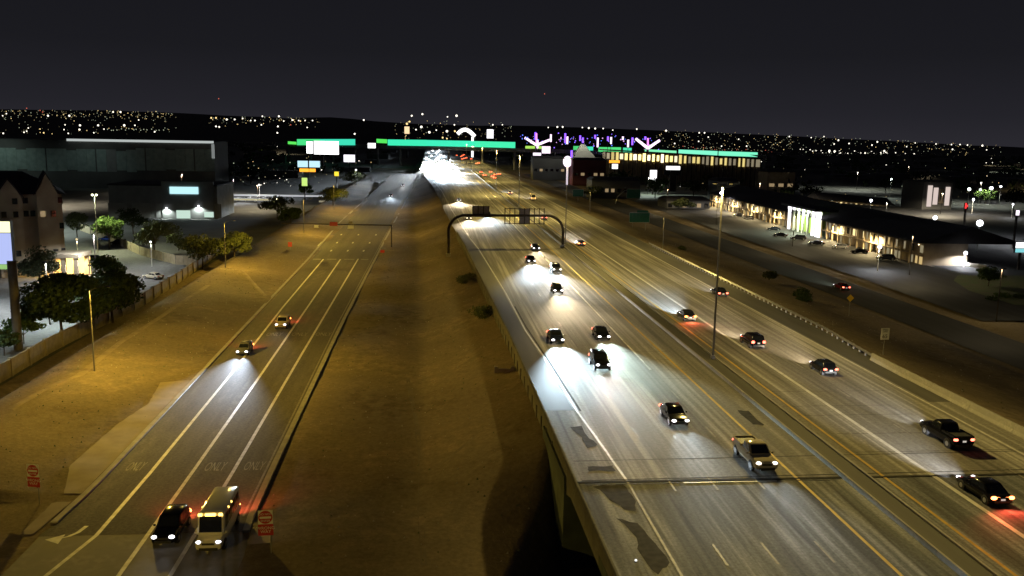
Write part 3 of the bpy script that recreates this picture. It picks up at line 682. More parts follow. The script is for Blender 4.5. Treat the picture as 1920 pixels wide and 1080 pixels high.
    if tail == 'brake':
        d = MB(); d.box((0, yl(.01), rzt-.12), (W*1.2, .06, .10), M_BRAKE); d.build('light_bar', t)
    if kind == 'pickup':
        d = MB(); d.box((0, yl(.185), 1.225), (W*1.62, L*.33, .02), M_PLAST); d.build('bed_floor', t)
        for s_ in (1, -1):
            d = MB(); d.box((s_*W*.88, yl(.185), 1.26), (.16, L*.34, .2), col); d.build('bed_side', t)
        d = MB(); d.box((0, yl(.012), 1.26), (W*1.7, .1, .2), col); d.build('tailgate', t)
    if kind == 'bus':
        d = MB(); d.box((0, yl(.80), H+.05), (1.75, .5, .2), col); d.build('roof_cap', t)
        for xx, w in ((-.78, .3), (0, .78), (.78, .3)):
            d = MB(); d.box((xx, yl(.845), H-.0), (w, .08, .2), M_AMBER); d.build('marker_light', t)
        for s_ in (1, -1):
            for q in (.45, .6):
                d = MB(); d.ball((s_*.93*W, yl(q), H-.1), .09, M_AMBER); d.build('marker_light', t)
    if tail == 'brake' and yy < 160:
        spot('brake_glow', t, (0, -L/2-.2, rzt-.1), 900, (1, .12, .05), 150, .6, (R(-75), 0, 0), .3)
    if head == 'on' and power:
        if yy < 310: light_n = 2
        for i in range(light_n):
            pw_ = power*(2 if light_n == 1 else 1); xx = 0 if light_n == 1 else (W*.68, -W*.68)[i]
            l = spot('headlight_beam', t, (xx, L/2+.15, max(.68, fz-.06)), pw_, beam, 46, 1.0, (R(80), 0, 0), .08, low=True)
    return t
P_BLK = paint('black', (.008, .008, .010)); P_CHAR = paint('charcoal', (.02, .021, .025)); P_GREY = paint('grey', (.12, .12, .125)); P_SIL = paint('silver', (.42, .42, .42), .6)
P_WHT = paint('white', (.72, .71, .68), 0); P_TAN = paint('tan', (.46, .41, .30)); P_RED = paint('dark_red', (.12, .012, .014)); P_BLUE = paint('navy', (.018, .024, .06))
GN = 'cars coming towards the camera on the freeway'; GS = 'cars driving away on the right side of the freeway'; GR = 'vehicles waiting or driving down the ramp'
COOL = (.72, .87, 1.0); WARM = (1.0, .80, .52); NEU = (1, .94, .86)
# ramp
car('suv', -20.7, 68.9, 0, 180, P_BLK, 'black suv with lit headlights left of the white shuttle bus', GR, power=900, tail='brake')
car('bus', -16.9, 68.5, 0, 180, P_WHT, 'white shuttle bus with amber marker lights on its roof front', GR, cat='bus', power=700, tail='brake')
car('hatch', -27.2, 129.8, .0, 180, P_GREY, 'car on the ramp throwing a bluish patch of light ahead of it', GR, power=42000, beam=(.66, .8, 1), tail='brake')
car('suv', -24.6, 148.0, .0, 180, P_TAN, 'pale suv with pale roof behind the first car on the ramp', GR, power=900, tail='brake')
car('sedan', -20.5, 470, .2, 180, P_CHAR, 'far car on the upper ramp with a bluish glow below it', GR, power=22000, beam=COOL)
car('sedan', -16.9, 560, 1, 180, P_CHAR, 'farthest car entering the ramp, right of the other one', GR, power=5000)
# towards us
car('sedan', 17.0, 115.4, MZ, 180, P_BLUE, 'dark car with pale roof before a dazzling blue white road patch', GN, power=115000, beam=(.66, .86, 1))
car('sedan', 23.6, 117.2, MZ, 180, P_BLK, 'black car beside the dashed line with greenish white road patch', GN, power=80000, beam=(.74, .98, .95))
car('suv', 20.4, 101.5, MZ, 180, P_BLK, 'black suv just below the two leading dark cars, centre lane', GN, power=24000, beam=(1, .85, .8))
car('sedan', 23.9, 81.2, MZ, 180, P_BLK, 'black sedan alone in the middle lane near the bridge joint', GN, power=15000, beam=COOL)
car('pickup', 27.7, 69.6, MZ, 180, P_TAN, 'tan pickup with pale roof nearest the yellow median line', GN, cat='pickup', power=10800, beam=COOL, warm=True)
car('hatch', 22.6, 153.4, MZ, 180, P_BLK, 'dark car with a warm yellow road patch, third row back', GN, power=51000, beam=WARM)
car('suv', 25.8, 177.5, MZ, 180, P_GREY, 'grey suv with big round headlights near the median', GN, power=45000, beam=NEU)
car('sedan', 22.2, 191.4, MZ, 180, P_BLK, 'dark car over a bluish road patch just past the gantry shadow', GN, power=78000, beam=COOL)
car('sedan', 25.9, 213.6, MZ, 180, P_BLK, 'car right under the gantry near its right leg', GN, power=27000, beam=WARM)
car('sedan', 12.9, 293, MZ, 180, P_SIL, 'car framed by the gantry at its left end with orange road patch', GN, power=62000, beam=WARM, warm=True)
car('suv', 20.0, 304, MZ, 180, P_SIL, 'car framed by the gantry middle with bluish white road patch', GN, power=60000, beam=COOL)
car('sedan', 12.3, 376, MZ, 180, P_SIL, 'lone bright car beyond the gantry in the left lane', GN, power=80000, beam=WARM)
# away
car('sedan', 39.4, 130.0, MZ, 0, P_CHAR, 'dark sedan with glaring tail lights beside the tallest light mast', GS, power=93600, beam=COOL, tail='brake')
car('suv', 43.3, 112.3, MZ, 0, P_BLK, 'dark suv with a yellow headlight patch in front of it', GS, power=51480, beam=WARM)
car('hatch', 47.0, 98.6, MZ, 0, P_CHAR, 'dark hatchback with a pale lit boot in the outer lanes', GS, power=42120, beam=WARM)
car('sedan', 51.3, 150.3, MZ, 0, P_BLK, 'dark car hugging the right shoulder line beside the guard rail', GS, power=14040)
car('pickup', 47.7, 74.2, MZ, 0, P_BLK, 'black pickup with pink tail lights and a long shadow', GS, cat='pickup', power=24336, beam=(1, .98, .9))
car('sedan', 43.2, 61.6, MZ, 0, P_BLK, 'black sedan with a full width orange brake light bar', GS, tail='brake', power=24336, beam=(.95, .97, 1))
car('sedan', 38.6, 223, MZ, 0, P_CHAR, 'car leaving past the right leg of the gantry', GS, power=74880, beam=NEU, tail='brake')
car('sedan', 38.4, 296, MZ, 0, P_CHAR, 'car with red tail lights seen beside the gantry sign panels', GS, power=56160)
car('bus', 45.3, 388, MZ, 0, P_TAN, 'tall box truck with amber tail lights up the right lanes', GS, cat='truck', name='box_truck', power=56160, tail='brake')
car('sedan', 36.9+2, 430, MZ, 0, P_CHAR, 'car with orange tail lights left of the tall box truck', GS, power=74880, tail='brake', beam=COOL)
# frontage road and far right lot
car('sedan', 91.5, 186, .02, 0, P_RED, 'dark red car on the frontage road behind the diamond sign', None, power=13520, beam=(.8, 1, .8))
# far ranks: low detail copies
def far_car(front):
    t = bpy.data.objects.new('distant_car', None); COL.objects.link(t)
    b = MB(); b.loft([[(-.9, q, .25), (-.92, q, zt), (.92, q, zt), (.9, q, .25)] for q, zt in ((-2.3, .85), (-1.2, .95), (1.2, .92), (2.3, .7))], P_CHAR)
    b.loft([[(-.82, -1.9, .9), (.82, -1.9, .9), (.82, 1.0, .9), (-.82, 1.0, .9)], [(-.66, -1.2, 1.45), (.66, -1.2, 1.45), (.66, .3, 1.45), (-.66, .3, 1.45)]], M_GLASS); b.build('body', t)
    for s_ in (1, -1):
        d = MB(); d.ball((s_*.62, 2.3, .68), (.7, .2, .5) if front else (.2, .2, .12), glow('far_headlight', (1, .97, .95), 14), 8, 5); d.build('headlight', t)
        d = MB(); d.ball((s_*.66, -2.3, .8), (.62, .2, .4), glow('far_taillight', (1, .14, .05), 5) if not front else M_TAILD, 8, 5); d.build('taillight', t)
    return t
protoN = far_car(True); protoS = far_car(False); first = {}
def put_far(proto, x_, yy, head_, label, group, power=0, beam=NEU):
    if proto.name not in first: first[proto.name] = 1; o = proto
    else: o = copy_tree(proto)
    o.location = (x_, yy, MZ); o.rotation_euler = (0, 0, R(head_)); tag(o, label, 'car', group)
    if power: spot('headlight_beam', o, (0, 2.6, .7), power, beam, 62, 1.0, (R(80), 0, 0), .1, low=True)
LN = (8.8, 12.2, 15.8, 19.4, 23.0, 26.6)
rnd = random.Random(3)
N = [(20, 560), (8, 565), (12, 620), (-2, 640), (18, 650), (5, 650), (-4, 720), (10, 690), (22, 700), (2, 740), (12, 830), (-6, 800), (8, 810), (16, 780), (-1, 880), (12, 920), (4, 950), (20, 860), (-6, 900), (8, 1040), (-7, 730), (12.2, 585), (16, 600), (5.5, 600), (8.9, 640), (12.2, 660), (-3, 690), (1.5, 670), (19.4, 690), (15.8, 720), (8.8, 745), (5, 720), (-4, 760), (0, 790), (12.2, 790), (23, 800), (-5, 830), (15.8, 850), (4, 850), (8.8, 880), (19.4, 930), (-3, 920), (12.2, 960), (15.8, 1010), (0, 1000), (23, 1060), (8.8, 1100), (-4, 1120), (12.2, 1180), (19.4, 1240), (2, 1250), (15.8, 1330), (10, 1450), (-2, 1500), (14, 1600), (5, 1700), (18, 1750), (12, 1950), (0, 2000), (16, 2200)]
for i, (x_, yy) in enumerate(N):
    put_far(protoN, x_, yy, 180, 'distant oncoming car in the far blaze of headlights under the green lit bridge', 'distant cars in the blaze of headlights', 220000 if i < 46 and i % 2 == 0 else 0, (COOL, WARM, NEU)[i % 3])
for i, (x_, yy) in enumerate([(35.5+3, 628), (43, 610), (47, 640), (51, 655), (39, 680), (47, 690), (43, 590)]):
    put_far(protoS, x_, yy, 0, 'distant car in the nearer row of red tail lights beyond the gantry', 'nearer row of distant red tail lights', 0)
for i, (x_, yy) in enumerate([(39.5, 1090), (43, 1120), (47, 1150), (51, 1100), (43, 1230), (47, 1290), (39, 1300), (51, 1350), (51, 930), (47.5, 905)]):
    put_far(protoS, x_, yy, 0, 'distant car among the farthest red tail lights near the green lit bridge' if i < 8 else 'lone pair of far tail lights between the two red rows', 'farthest distant tail lights')

# ------------------------------------------------------------------ trees and shrubs
def leaves(rng, lobes, n, size, mt):
    b = MB(); k = b.m(mt)
    for i in range(n):
        c, r = lobes[i % len(lobes)]
        while True:
            p = Vector((rng.uniform(-1, 1), rng.uniform(-1, 1), rng.uniform(-1, 1)))
            if .3 < p.length < 1: break
        p = Vector((c[0]+p.x*r[0], c[1]+p.y*r[1], c[2]+p.z*r[2]))
        a = Vector((rng.gauss(0, 1), rng.gauss(0, 1), rng.gauss(0, 1))).normalized(); u = a.orthogonal().normalized(); v = a.cross(u)
        s_ = size*rng.uniform(.6, 1.3); q = len(b.v)
        b.v += [tuple(p-u*s_), tuple(p+v*s_*.55), tuple(p+u*s_), tuple(p-v*s_*.55)]; b.f.append([q, q+1, q+2, q+3]); b.mi.append(k)
    return b
def tree(px, py, w, h, kind, label, n=1400, size=.32, z_=0, name='tree', trunk=.32, seed=0, group=None, pos=None, cat='tree'):
    rng = random.Random(seed*31+int(px)); p = pos or at(px, py, z_)
    t = thing(name, label, cat, p, 0, group)
    b = MB(); th = h*.34
    b.tube((0, 0, -.2), (rng.uniform(-.2, .2), 0, th), trunk*.6*h/8, trunk*.42*h/8, M_BARK, 8)
    lobes = []
    nl = 9
    for i in range(nl):
        a = 2*math.pi*i/nl + rng.uniform(-.4, .4); rr = w*.5*rng.uniform(.25, .68); zz = h*rng.uniform(.42, .82)
        c = (rr*math.cos(a), rr*math.sin(a), zz); lobes.append((c, (w*rng.uniform(.17, .27), w*rng.uniform(.17, .27), h*rng.uniform(.11, .2))))
        b.tube((0, 0, th-.1), (c[0]*.8, c[1]*.8, c[2]), trunk*.25*h/8, trunk*.06*h/8, M_BARK, 6)
    lobes.append(((0, 0, h*.8), (w*.24, w*.24, h*.19)))
    b.build('trunk', t); leaves(rng, lobes, n, size, M_LEAF[kind]).build('crown', t)
    return t
def shrub(p, w, h, kind, label, n=500, size=.16, seed=0, group=None):
    rng = random.Random(seed); t = thing('shrub', label, 'shrub', p, 0, group)
    b = MB()
    for i in range(5): a = i*1.26; b.tube((0, 0, -.1), (w*.3*math.cos(a), w*.3*math.sin(a), h*.6), .05, .02, M_BARK, 5)
    b.build('stem', t)
    leaves(rng, [((rng.uniform(-.25, .25)*w, rng.uniform(-.25, .25)*w, h*rng.uniform(.3, .6)), (w*.3, w*.3, h*.35)) for _ in range(6)], n, size, M_LEAF[kind]).build('crown', t)
    return t
tree(118, 640, 16, 10.6, 0, 'large dark tree behind the block wall, left of the nearest bank lamp', 7000, .34, seed=1)
tree(212, 606, 14, 9.2, 0, 'wide dark tree behind the block wall, right of the nearest bank lamp', 6000, .34, seed=2)
tree(207, 545, 8.5, 7.5, 1, 'round green tree in front of the orange lit hotel entrance', 2200, .28, seed=3)
tree(205, 468, 10.5, 9.5, 1, 'bright yellow green tree lit by the white lot lamp', 2600, .34, seed=4)
tree(290, 480, 13, 9.5, 2, 'pale grey green tree left of the store front', 2600, .34, seed=5)
tree(380, 505, 12, 8.5, 3, 'dark broad tree at the top of the dirt bank', 2400, .34, seed=6)
tree(440, 492, 11, 8, 3, 'dark tree next to the farther bank lamp', 2000, .34, seed=7)
tree(75, 540, 10, 9, 2, 'dim grey tree between the tall pole sign and the hotel entrance', 1900, .32, seed=8)
tree(45, 645, 6.0, 4.4, 1, 'small leafy tree right beside the tall sign pole', 1300, .25, seed=9)
tree(8, 668, 6, 3.8, 0, 'small tree cut by the left photo edge below the sign', 1200, .25, seed=10)
tree(145, 445, 9, 8, 2, 'pale tree against the dark lot right of the hotel', 1400, .34, seed=11)
tree(250, 440, 10, 8.5, 0, 'dark tree behind the bright yellow green one', 1400, .34, seed=12)
tree(335, 470, 8, 5.5, 3, 'low tree in front of the store wall lights', 1200, .3, seed=13)
for i, (px, py, w, h, k, lab) in enumerate([(280, 345, 26, 17, 0, 'big dark tree before the long warehouse'), (430, 345, 24, 14, 0, 'dark tree right of the warehouse end'), (520, 410, 13, 9, 3, 'tree by the lit lot left of the upper ramp'), (470, 345, 22, 12, 0, 'dim tree behind the lit parking strip'),
        (572, 372, 9, 8, 1, 'yellow green tree under the small gas station sign'), (625, 390, 14, 9, 3, 'dark tree near the upper ramp edge'), (660, 352, 20, 11, 3, 'dark bushy tree between ramp top and the signs'), (545, 425, 9, 7, 0, 'small dark tree at the top of the bright dirt patch')]):
    tree(px, py, w, h, k, lab, 1200, .5, seed=20+i)
for i, (px, py, w, h, k, lab) in enumerate([(1150, 348, 16, 10, 1, 'green tree left of the white pole sign'), (1228, 372, 16, 12, 1, 'bright green tree around the white pole sign'), (1190, 356, 18, 9, 3, 'dark tree between the two lit green trees'), (1300, 372, 20, 10, 3, 'olive tree beside the dark pylon sign'),
        (1330, 355, 16, 11, 3, 'tree left of the tallest light mast top'), (1518, 372, 14, 8, 3, 'small tree on the skyline of the motel roof'), (1600, 345, 16, 9, 1, 'lit tree behind the motel roof'), (1660, 362, 14, 10, 2, 'pale tree with a white trunk glow far right'),
        (1735, 372, 12, 9, 1, 'green tree beside the floodlit shop'), (1848, 382, 14, 8, 1, 'green tree right of the floodlit shop'), (1900, 395, 15, 12, 3, 'dark tree at the right photo edge above the lit lawn'), (1110, 372, 14, 7, 3, 'dim tree near the left green guide sign'), (1280, 395, 12, 6, 3, 'dim low tree in front of the pylon sign')]):
    tree(px, py, w, h, k, lab, 1000, .5, seed=40+i)
tree(1852, 540, 7.0, 5.2, 1, 'round green palo verde tree on the lit lawn at far right', 1800, .22, seed=60)
shrub(at(1880, 560, 0), 3.4, 1.5, 1, 'low green shrub below the round green tree at far right', 500, .2, 1)
shrub(at(1862, 566, 0), 3.0, 1.4, 0, 'dark low shrub left of the other shrub at far right', 400, .2, 2)
shrub(at(1912, 562, 0), 2.6, 1.5, 0, 'dark shrub cut by the right photo edge', 400, .2, 3)
shrub((7.2, 174, ter(7.2, 174)), 4.2, 2.4, 3, 'dark shrub against the parapet nearest the gantry', 800, .2, 4)
shrub((8.3, 139, ter(8.3, 139)), 4.6, 2.2, 3, 'dark shrub against the parapet halfway down', 800, .2, 5)
shrub((77.5, 193, 1), 4.5, 2.4, 3, 'leafy shrub on the right slope farther from the diamond sign', 800, .22, 6)
shrub((76.0, 170, .6), 5.0, 2.8, 0, 'tangled dark shrub left of the diamond sign', 900, .22, 7)
shrub((73.6, 165, 1.0), 3.2, 1.3, 0, 'low dark shrub below the tangled one on the right slope', 500, .2, 8)
shrub((70, 240, 1.5), 3.2, 1.8, 3, 'small shrub on the right slope near the guard rail lamp', 400, .22, 9)
# weeds and stones on the dirt (nobody could count them)
b = MB(); kw = b.m(M_LEAF[2]); ks = b.m(M_CURB); rng = random.Random(5)
for i in range(2600):
    if rng.random() < .45: x_, yy = rng.uniform(-53, -31.5), rng.uniform(78, 260)
    elif rng.random() < .6: x_, yy = rng.uniform(-14, 9), rng.uniform(62, 260)
    else: x_, yy = rng.uniform(59, 85), rng.uniform(72, 260)
    z_ = ter(x_, yy); s_ = rng.uniform(.04, .13); k = kw if rng.random() < .5 else ks
    q = len(b.v); b.v += [(x_-s_, yy-s_, z_-.02), (x_+s_, yy-s_, z_-.02), (x_, yy+s_, z_-.02), (x_+rng.uniform(-s_, s_)*.5, yy, z_+s_*1.1)]
    for f_ in ((0, 1, 3), (1, 2, 3), (2, 0, 3)): b.f.append([q+a for a in f_]); b.mi.append(k)
struct(b.build('weeds_and_stones'), 'stuff')

# ------------------------------------------------------------------ left of the ramp: wall, hotel lot, sign, hotel
wl = thing('block_wall', 'tan block wall with pilasters between the dirt bank and the hotel lot', 'wall')
WP = [(-55.2, 84), (-54.6, 113), (-55.0, 131), (-54.2, 148), (-53.2, 166), (-53.6, 190), (-55, 215), (-56, 240)]
def wx(yy): return interp([(q, p) for p, q in WP], yy)
yy = 84.0
while yy < 236:
    x0, x1 = wx(yy), wx(yy+5.6)
    d = MB(); d.loft([[(x0-.1, yy+.25, -.3), (x0+.1, yy+.25, -.3), (x0+.1, yy+.25, 2.25), (x0-.1, yy+.25, 2.25)], [(x1-.1, yy+5.35, -.3), (x1+.1, yy+5.35, -.3), (x1+.1, yy+5.35, 2.25), (x1-.1, yy+5.35, 2.25)]], M_BLOCK); d.build('wall_panel', wl)
    d = MB(); d.loft([[(x0-.14, yy+.25, 2.25), (x0+.14, yy+.25, 2.25), (x0+.14, yy+.25, 2.36), (x0-.14, yy+.25, 2.36)], [(x1-.14, yy+5.35, 2.25), (x1+.14, yy+5.35, 2.25), (x1+.14, yy+5.35, 2.36), (x1-.14, yy+5.35, 2.36)]], M_BLOCK); d.build('coping', wl)
    d = MB(); d.box((x0, yy, 1.1), (.5, .46, 2.8), M_BLOCK); d.build('pilaster', wl); yy += 5.6
strip('hotel_lot', [(85, -200, -56), (150, -200, -55.5), (250, -200, -57), (262, -160, -62)], mat('lot_concrete', (.19, .19, .185), .9, var=(.10, .10, .098), scale=.12, var2=(.13, .13, .125), scale2=.8, grain=.3, grain_scale=1.5), .03)
M_HEDGE = M_LEAF[3]
w2 = thing('block_wall', 'low tan wall lit yellow between hotel lot and the store lot', 'wall')
pts = [at(150, 432, 0), at(215, 456, 0), at(262, 478, 0), at(330, 496, 0), at(375, 498, 0)]
for p, q in zip(pts, pts[1:]):
    for k in range(3):
        a = p.lerp(q, k/3+.01); c = p.lerp(q, (k+1)/3-.01)
        d = MB(); d.loft([[(u.x, u.y-.12, -.2), (u.x, u.y+.12, -.2), (u.x, u.y+.12, 2.3), (u.x, u.y-.12, 2.3)] for u in (a, c)], M_BLOCK); d.build('wall_panel', w2)
# tall pole sign
SY = 132.6
sg = thing('pole_sign', 'tall pole sign with lit yellow and blue panel at the left photo edge', 'sign', (-60.4, SY, 0))
d = MB(); d.tube((0, 0, 0), (0, 0, 13.2), .62, .62, mat('pole_brown', (.12, .105, .085), .8, var=(.08, .07, .06), scale=1), 16); d.build('pole', sg, smooth=40)
d = MB(); d.box((-1.75, .35, 15.7), (4.0, .6, 6.6), M_PLAST); d.build('cabinet', sg)
c_y = atY(6, 425, SY); 
d = MB(); d.box((-1.75, .0, 18.1), (3.8, .08, 1.6), glow('sign_yellow_glow', (1, .98, .6), 1.3, sample=True)); d.build('yellow_panel', sg)
d = MB(); d.box((-1.75, .0, 14.95), (3.8, .08, 4.5), glow('sign_blue_glow', (.5, .58, 1), .95, sample=True)); d.build('blue_panel', sg)
d = MB(); d.box((-1.6, .1, 12.3), (3.0, .3, .7), glow('sign_green_glow', (.5, .9, .3), .6)); d.build('lower_panel', sg)
# hotel
HY = 205.0
ht = thing('hotel', 'brown stucco hotel with two pointed gables at the left edge', 'building', (atY(121, 450, 205).x, 205, 0), R(24))
def gable(x0, x1, y0, depth, eave, peak, mt, nm):
    b = MB(); xm = (x0+x1)/2
    b.loft([[(x0, q, 0), (x1, q, 0), (x1, q, eave), (xm, q, peak), (x0, q, eave)] for q in (y0, y0+depth)], mt); b.build(nm, ht)
    b = MB(); o = .5
    for s_ in (-1, 1):
        xe = x0 if s_ < 0 else x1; ze = eave-.25
        b.loft([[(xe+s_*o, q, ze-.2), (xm, q, peak+.05), (xm, q, peak+.4), (xe+s_*o, q, ze+.15)] for q in (y0-.4, y0+depth)], M_ROOF)
    b.build('roof', ht)
XP = atY(121, 450, HY).x
X = lambda px: (atY(px, 450, 205.0).x-XP)*.93
HY = 0.0
gable(X(1), X(48), HY-1.5, 16, 17.5, 21.2, M_HOTEL, 'gable_bay'); gable(X(74), X(113), HY-1.5, 16, 18.3, 22.4, M_HOTEL, 'gable_bay')
b = MB(); b.box(((X(-260)+X(121))/2, HY+10, 9.0), (X(121)-X(-260), 19, 18), M_HOTEL); b.build('main_block', ht)
b = MB(); xa, xb = X(-260)-.8, X(121)+.8
b.loft([[(xa, HY-.3, 18), (xb, HY-.3, 18), (xb, HY+20.5, 18), (xa, HY+20.5, 18)], [(xa+8, HY+9, 22.6), (xb-8, HY+9, 22.6), (xb-8, HY+12, 22.6), (xa+8, HY+12, 22.6)]], M_ROOF); b.build('roof', ht)
WIN = glow('warm_window', (1, .72, .38), .28, (.2, .15, .1))
rng = random.Random(2)
for k in range(6):
    for px, yo in ((14, -1.5), (35, -1.5), (54, 0), (66, 0), (84, -1.5), (103, -1.5), (117, 0), (-20, 0), (-45, 0)):
        zz = 2.0 + k*2.85
        if rng.random() < .55: continue
        lit = (px, k) in ((54, 3), (84, 4))
        d = MB(); d.box((X(px), HY+yo-.03, zz+.4), (1.2, .1, 1.5), M_HOTEL); fr = d.build('window', ht)
        d = MB(); d.box((X(px), HY+yo-.09, zz+.4), (1.0, .03, 1.3), WIN if lit else M_GLASS); d.build('pane', fr)
        d = MB(); d.box((X(px), HY+yo-.12, zz-.42), (1.3, .2, .1), M_WALLT); d.build('sill', fr)
# entrance canopy, lit orange
en = thing('entrance_canopy', 'orange lit hotel entrance canopy with stone pillars', 'canopy', (0, 0, 0))
ex0, ex1, eY = atY(92, 480, 198).x, atY(146, 480, 198).x, 198.0
d = MB(); d.box(((ex0+ex1)/2, eY+3, 5.0), (ex1-ex0+.8, 7.5, .8), M_HOTEL); d.build('roof', en)
for q in (ex0+.5, (ex0+ex1)/2, ex1-.4):
    for yo in (-.2, 6):
        d = MB(); d.box((q, eY+yo, 2.3), (.85, .85, 4.6), M_WALLT); d.build('pillar', en)
d = MB(); d.box(((ex0+ex1)/2, eY+6.7, 2.0), (ex1-ex0, .2, 4.0), glow('lobby_glow', (1, .66, .18), 3.0, sample=True)); d.build('lobby_glass', en)
d = MB(); d.box(((ex0+ex1)/2, eY+3, 4.55), (3, 2.5, .06), glow('canopy_lamp', (1, .75, .4), 4)); d.build('ceiling_lamp', en)
spot('canopy_light', en, ((ex0+ex1)/2, eY+3, 4.4), 9000, (1, .62, .2), 165, .4)
# store with lit sign
SYY = 340.0
st = thing('store', 'dark flat roofed store with a glowing pale blue sign on its front', 'building')
sx0, sx1 = atY(205, 390, SYY).x, atY(408, 390, SYY).x
zt_ = atY(340, 342, SYY).z
d = MB(); d.box(((sx0+sx1)/2, SYY+14, zt_*.45), (sx1-sx0, 28, zt_*.9), M_WALLG); d.build('wall', st)
d = MB(); d.box(((sx0+sx1)/2, SYY+14, zt_*.9+.25), (sx1-sx0+.6, 28.6, .5), M_ROOF); d.build('roof', st)
a_, c_ = atY(302, 340, SYY-.6), atY(402, 400, SYY-.6)
d = MB(); d.box(((a_.x+c_.x)/2, SYY-.4, a_.z/2), (c_.x-a_.x, .8, a_.z), M_WALLG); d.build('front_parapet', st)
a_, c_ = atY(318, 350, SYY-1), atY(372, 364, SYY-1)
d = MB(); d.box(((a_.x+c_.x)/2, SYY-1.05, (a_.z+c_.z)/2), (c_.x-a_.x, .35, abs(a_.z-c_.z)), glow('store_sign_glow', (.55, .93, 1), 1.05, sample=True)); d.build('sign', st)
for px, py in ((312, 391), (372, 387)):
    p = atY(px, py, SYY-1.2); d = MB(); d.ball((p.x, p.y, p.z), .38, glow('wall_light', (.93, .95, 1), 5)); d.build('wall_light', st)
    spot('wall_light_beam', st, (p.x, p.y-.6, p.z-.3), 1800, (.9, 1, .95), 150, .5, (R(20), 0, 0))
for px, py, w, h in ((344, 406, 5.0, 3.0), (392, 410, 3.4, 2.0)):
    p = atY(px, py, SYY-.95); d = MB(); d.box((p.x, p.y, 1.7), (w, .12, h), glow('store_glass_glow', (.75, 1, .85), .75)); d.build('shop_window', st)
for k in range(5):
    d = MB(); q = sx0+3+k*8.6; d.box((q, SYY-.16, 3.0), (6.6, .3, 5.4), mat('stucco_panel', (.36, .37, .36), .9, var=(.3, .31, .3), scale=.5)); d.build('wall_panel', st)
# warehouse
WY = 520.0
wh = thing('warehouse', 'very long pale panelled warehouse with a bright roof edge', 'building')
x0, x1 = atY(-160, 290, WY).x, atY(402, 290, WY).x; zt_ = 26.6
d = MB(); d.box(((x0+x1)/2, WY+17, zt_/2), (x1-x0, 34, zt_), M_DIM); d.build('wall', wh)
d = MB(); d.box(((x0+x1)/2, WY+17, zt_+.2), (x1-x0, 34, .4), M_ROOF); d.build('roof', wh)
rng = random.Random(9)
for k in range(30):
    a = x0+(x1-x0)*k/30; w = (x1-x0)/30*(.86 if k % 5 == 2 else .985)
    d = MB(); d.box((a+w/2, WY-.15, 15.5 if k < 22 else 16.5), (w, .3, 12.5 if k % 5 else 10.8), mat('pale_green_panel', (.34, .42, .39), .85, var=(.24, .31, .28), scale=.4) if rng.random() < .8 else M_WALLG); d.build('wall_panel', wh)
xl, xr = atY(128, 290, WY).x, x1
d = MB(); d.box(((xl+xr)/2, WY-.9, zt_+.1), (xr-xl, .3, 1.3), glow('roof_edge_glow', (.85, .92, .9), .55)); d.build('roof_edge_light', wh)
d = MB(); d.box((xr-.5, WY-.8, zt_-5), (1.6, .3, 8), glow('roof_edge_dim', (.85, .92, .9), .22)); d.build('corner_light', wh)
spot('assumed_yard_light', wh, (x0+45, WY-22, 25), 3600, (.75, 1, .9), 130, .7, (R(50), 0, 0)); spot('assumed_yard_light', wh, (x0+95, WY-22, 25), 1500, (.75, .95, .9), 130, .7, (R(50), 0, 0))  # floating spots with no fixture, assumed to light the warehouse panels
# lot beyond the store: lit strips, cars and lamps
def shielded(lx, ly, lh, pw, lc, lab, grp):  # pole and head that carry an added fill spot
    t = thing('lot_lamp', lab, 'lamp', (lx, ly, 0), 0, grp)
    d = MB(); d.tube((0, 0, 0), (0, 0, lh), .1, .07, M_DARKST, 8); d.build('pole', t)
    d = MB(); d.box((0, -.4, lh+.1), (.5, .8, .2), M_PLAST); d.build('head', t)
    spot('lot_light', t, (0, -.4, lh-.1), pw, lc, 166, .3, radius=.3, bat=1.6, floor=.4)
strip('store_lot', [(262, -140, -50), (300, -150, -42), (420, -170, -40), (500, -170, -42)], mat('store_lot_asphalt', (.13, .13, .125), .9, var=(.08, .08, .075), scale=.1), .03)
def lot_lamp(px, ptop, pbase, label, power, col, group, ball=.4, double=False, z_=0, em=7):
    p = at(px, pbase, z_); tp = atY(px, ptop, p.y); h = tp.z-z_
    t = thing('lot_lamp', label, 'lamp', p, 0, group)
    d = MB(); d.tube((0, 0, 0), (0, 0, h-.3), .13, .09, M_WHITE, 8); d.build('pole', t)
    for s_ in ((-.5, .5) if double else (0,)):
        d = MB(); d.box((s_, 0, h+.05), (.8, .45, .16), M_PLAST); d.build('head', t)
        d = MB(); d.ball((s_, -.1, h-.2), ball, glow('lot_lamp_%d_%d_%d_%d' % (col[0]*10, col[1]*10, col[2]*10, em), col, em), 10, 6); d.build('bulb', t)
    spot('lot_light', t, (0, 0, h-.75), power, col, 165, .35, radius=.3)
    return t
CW = (.92, .95, 1.0); GW = (.85, 1.0, .88)
G2 = 'white lamps in the left parking lots'; G3 = 'star bright lamps in the right motel lot'
lot_lamp(184, 364, 476, 'white lot lamp above the bright yellow green tree', 26000, (.95, 1, .62), G2, .28, True)
lot_lamp(416, 354, 384, 'short white lot lamp at the right end of the store', 5200, CW, G2, .4)
lot_lamp(487, 346, 372, 'white lot lamp over the lit parking strip', 9000, (1, .95, .8), G2, .4)
lot_lamp(520, 372, 410, 'lot lamp by the upper ramp with yellowish light', 6000, (1, .85, .5), G2, .25, em=3)
lot_lamp(285, 452, 500, 'small white lamp in front of the pale grey green tree', 1500, CW, G2, .18)
lot_lamp(146, 447, 478, 'round globe lamp right of the hotel entrance', 900, (1, .8, .45), G2, .3, em=1)
lot_lamp(668, 318, 352, 'white lamp right of the yellow beacon by the upper ramp', 5000, CW, G2, .45)
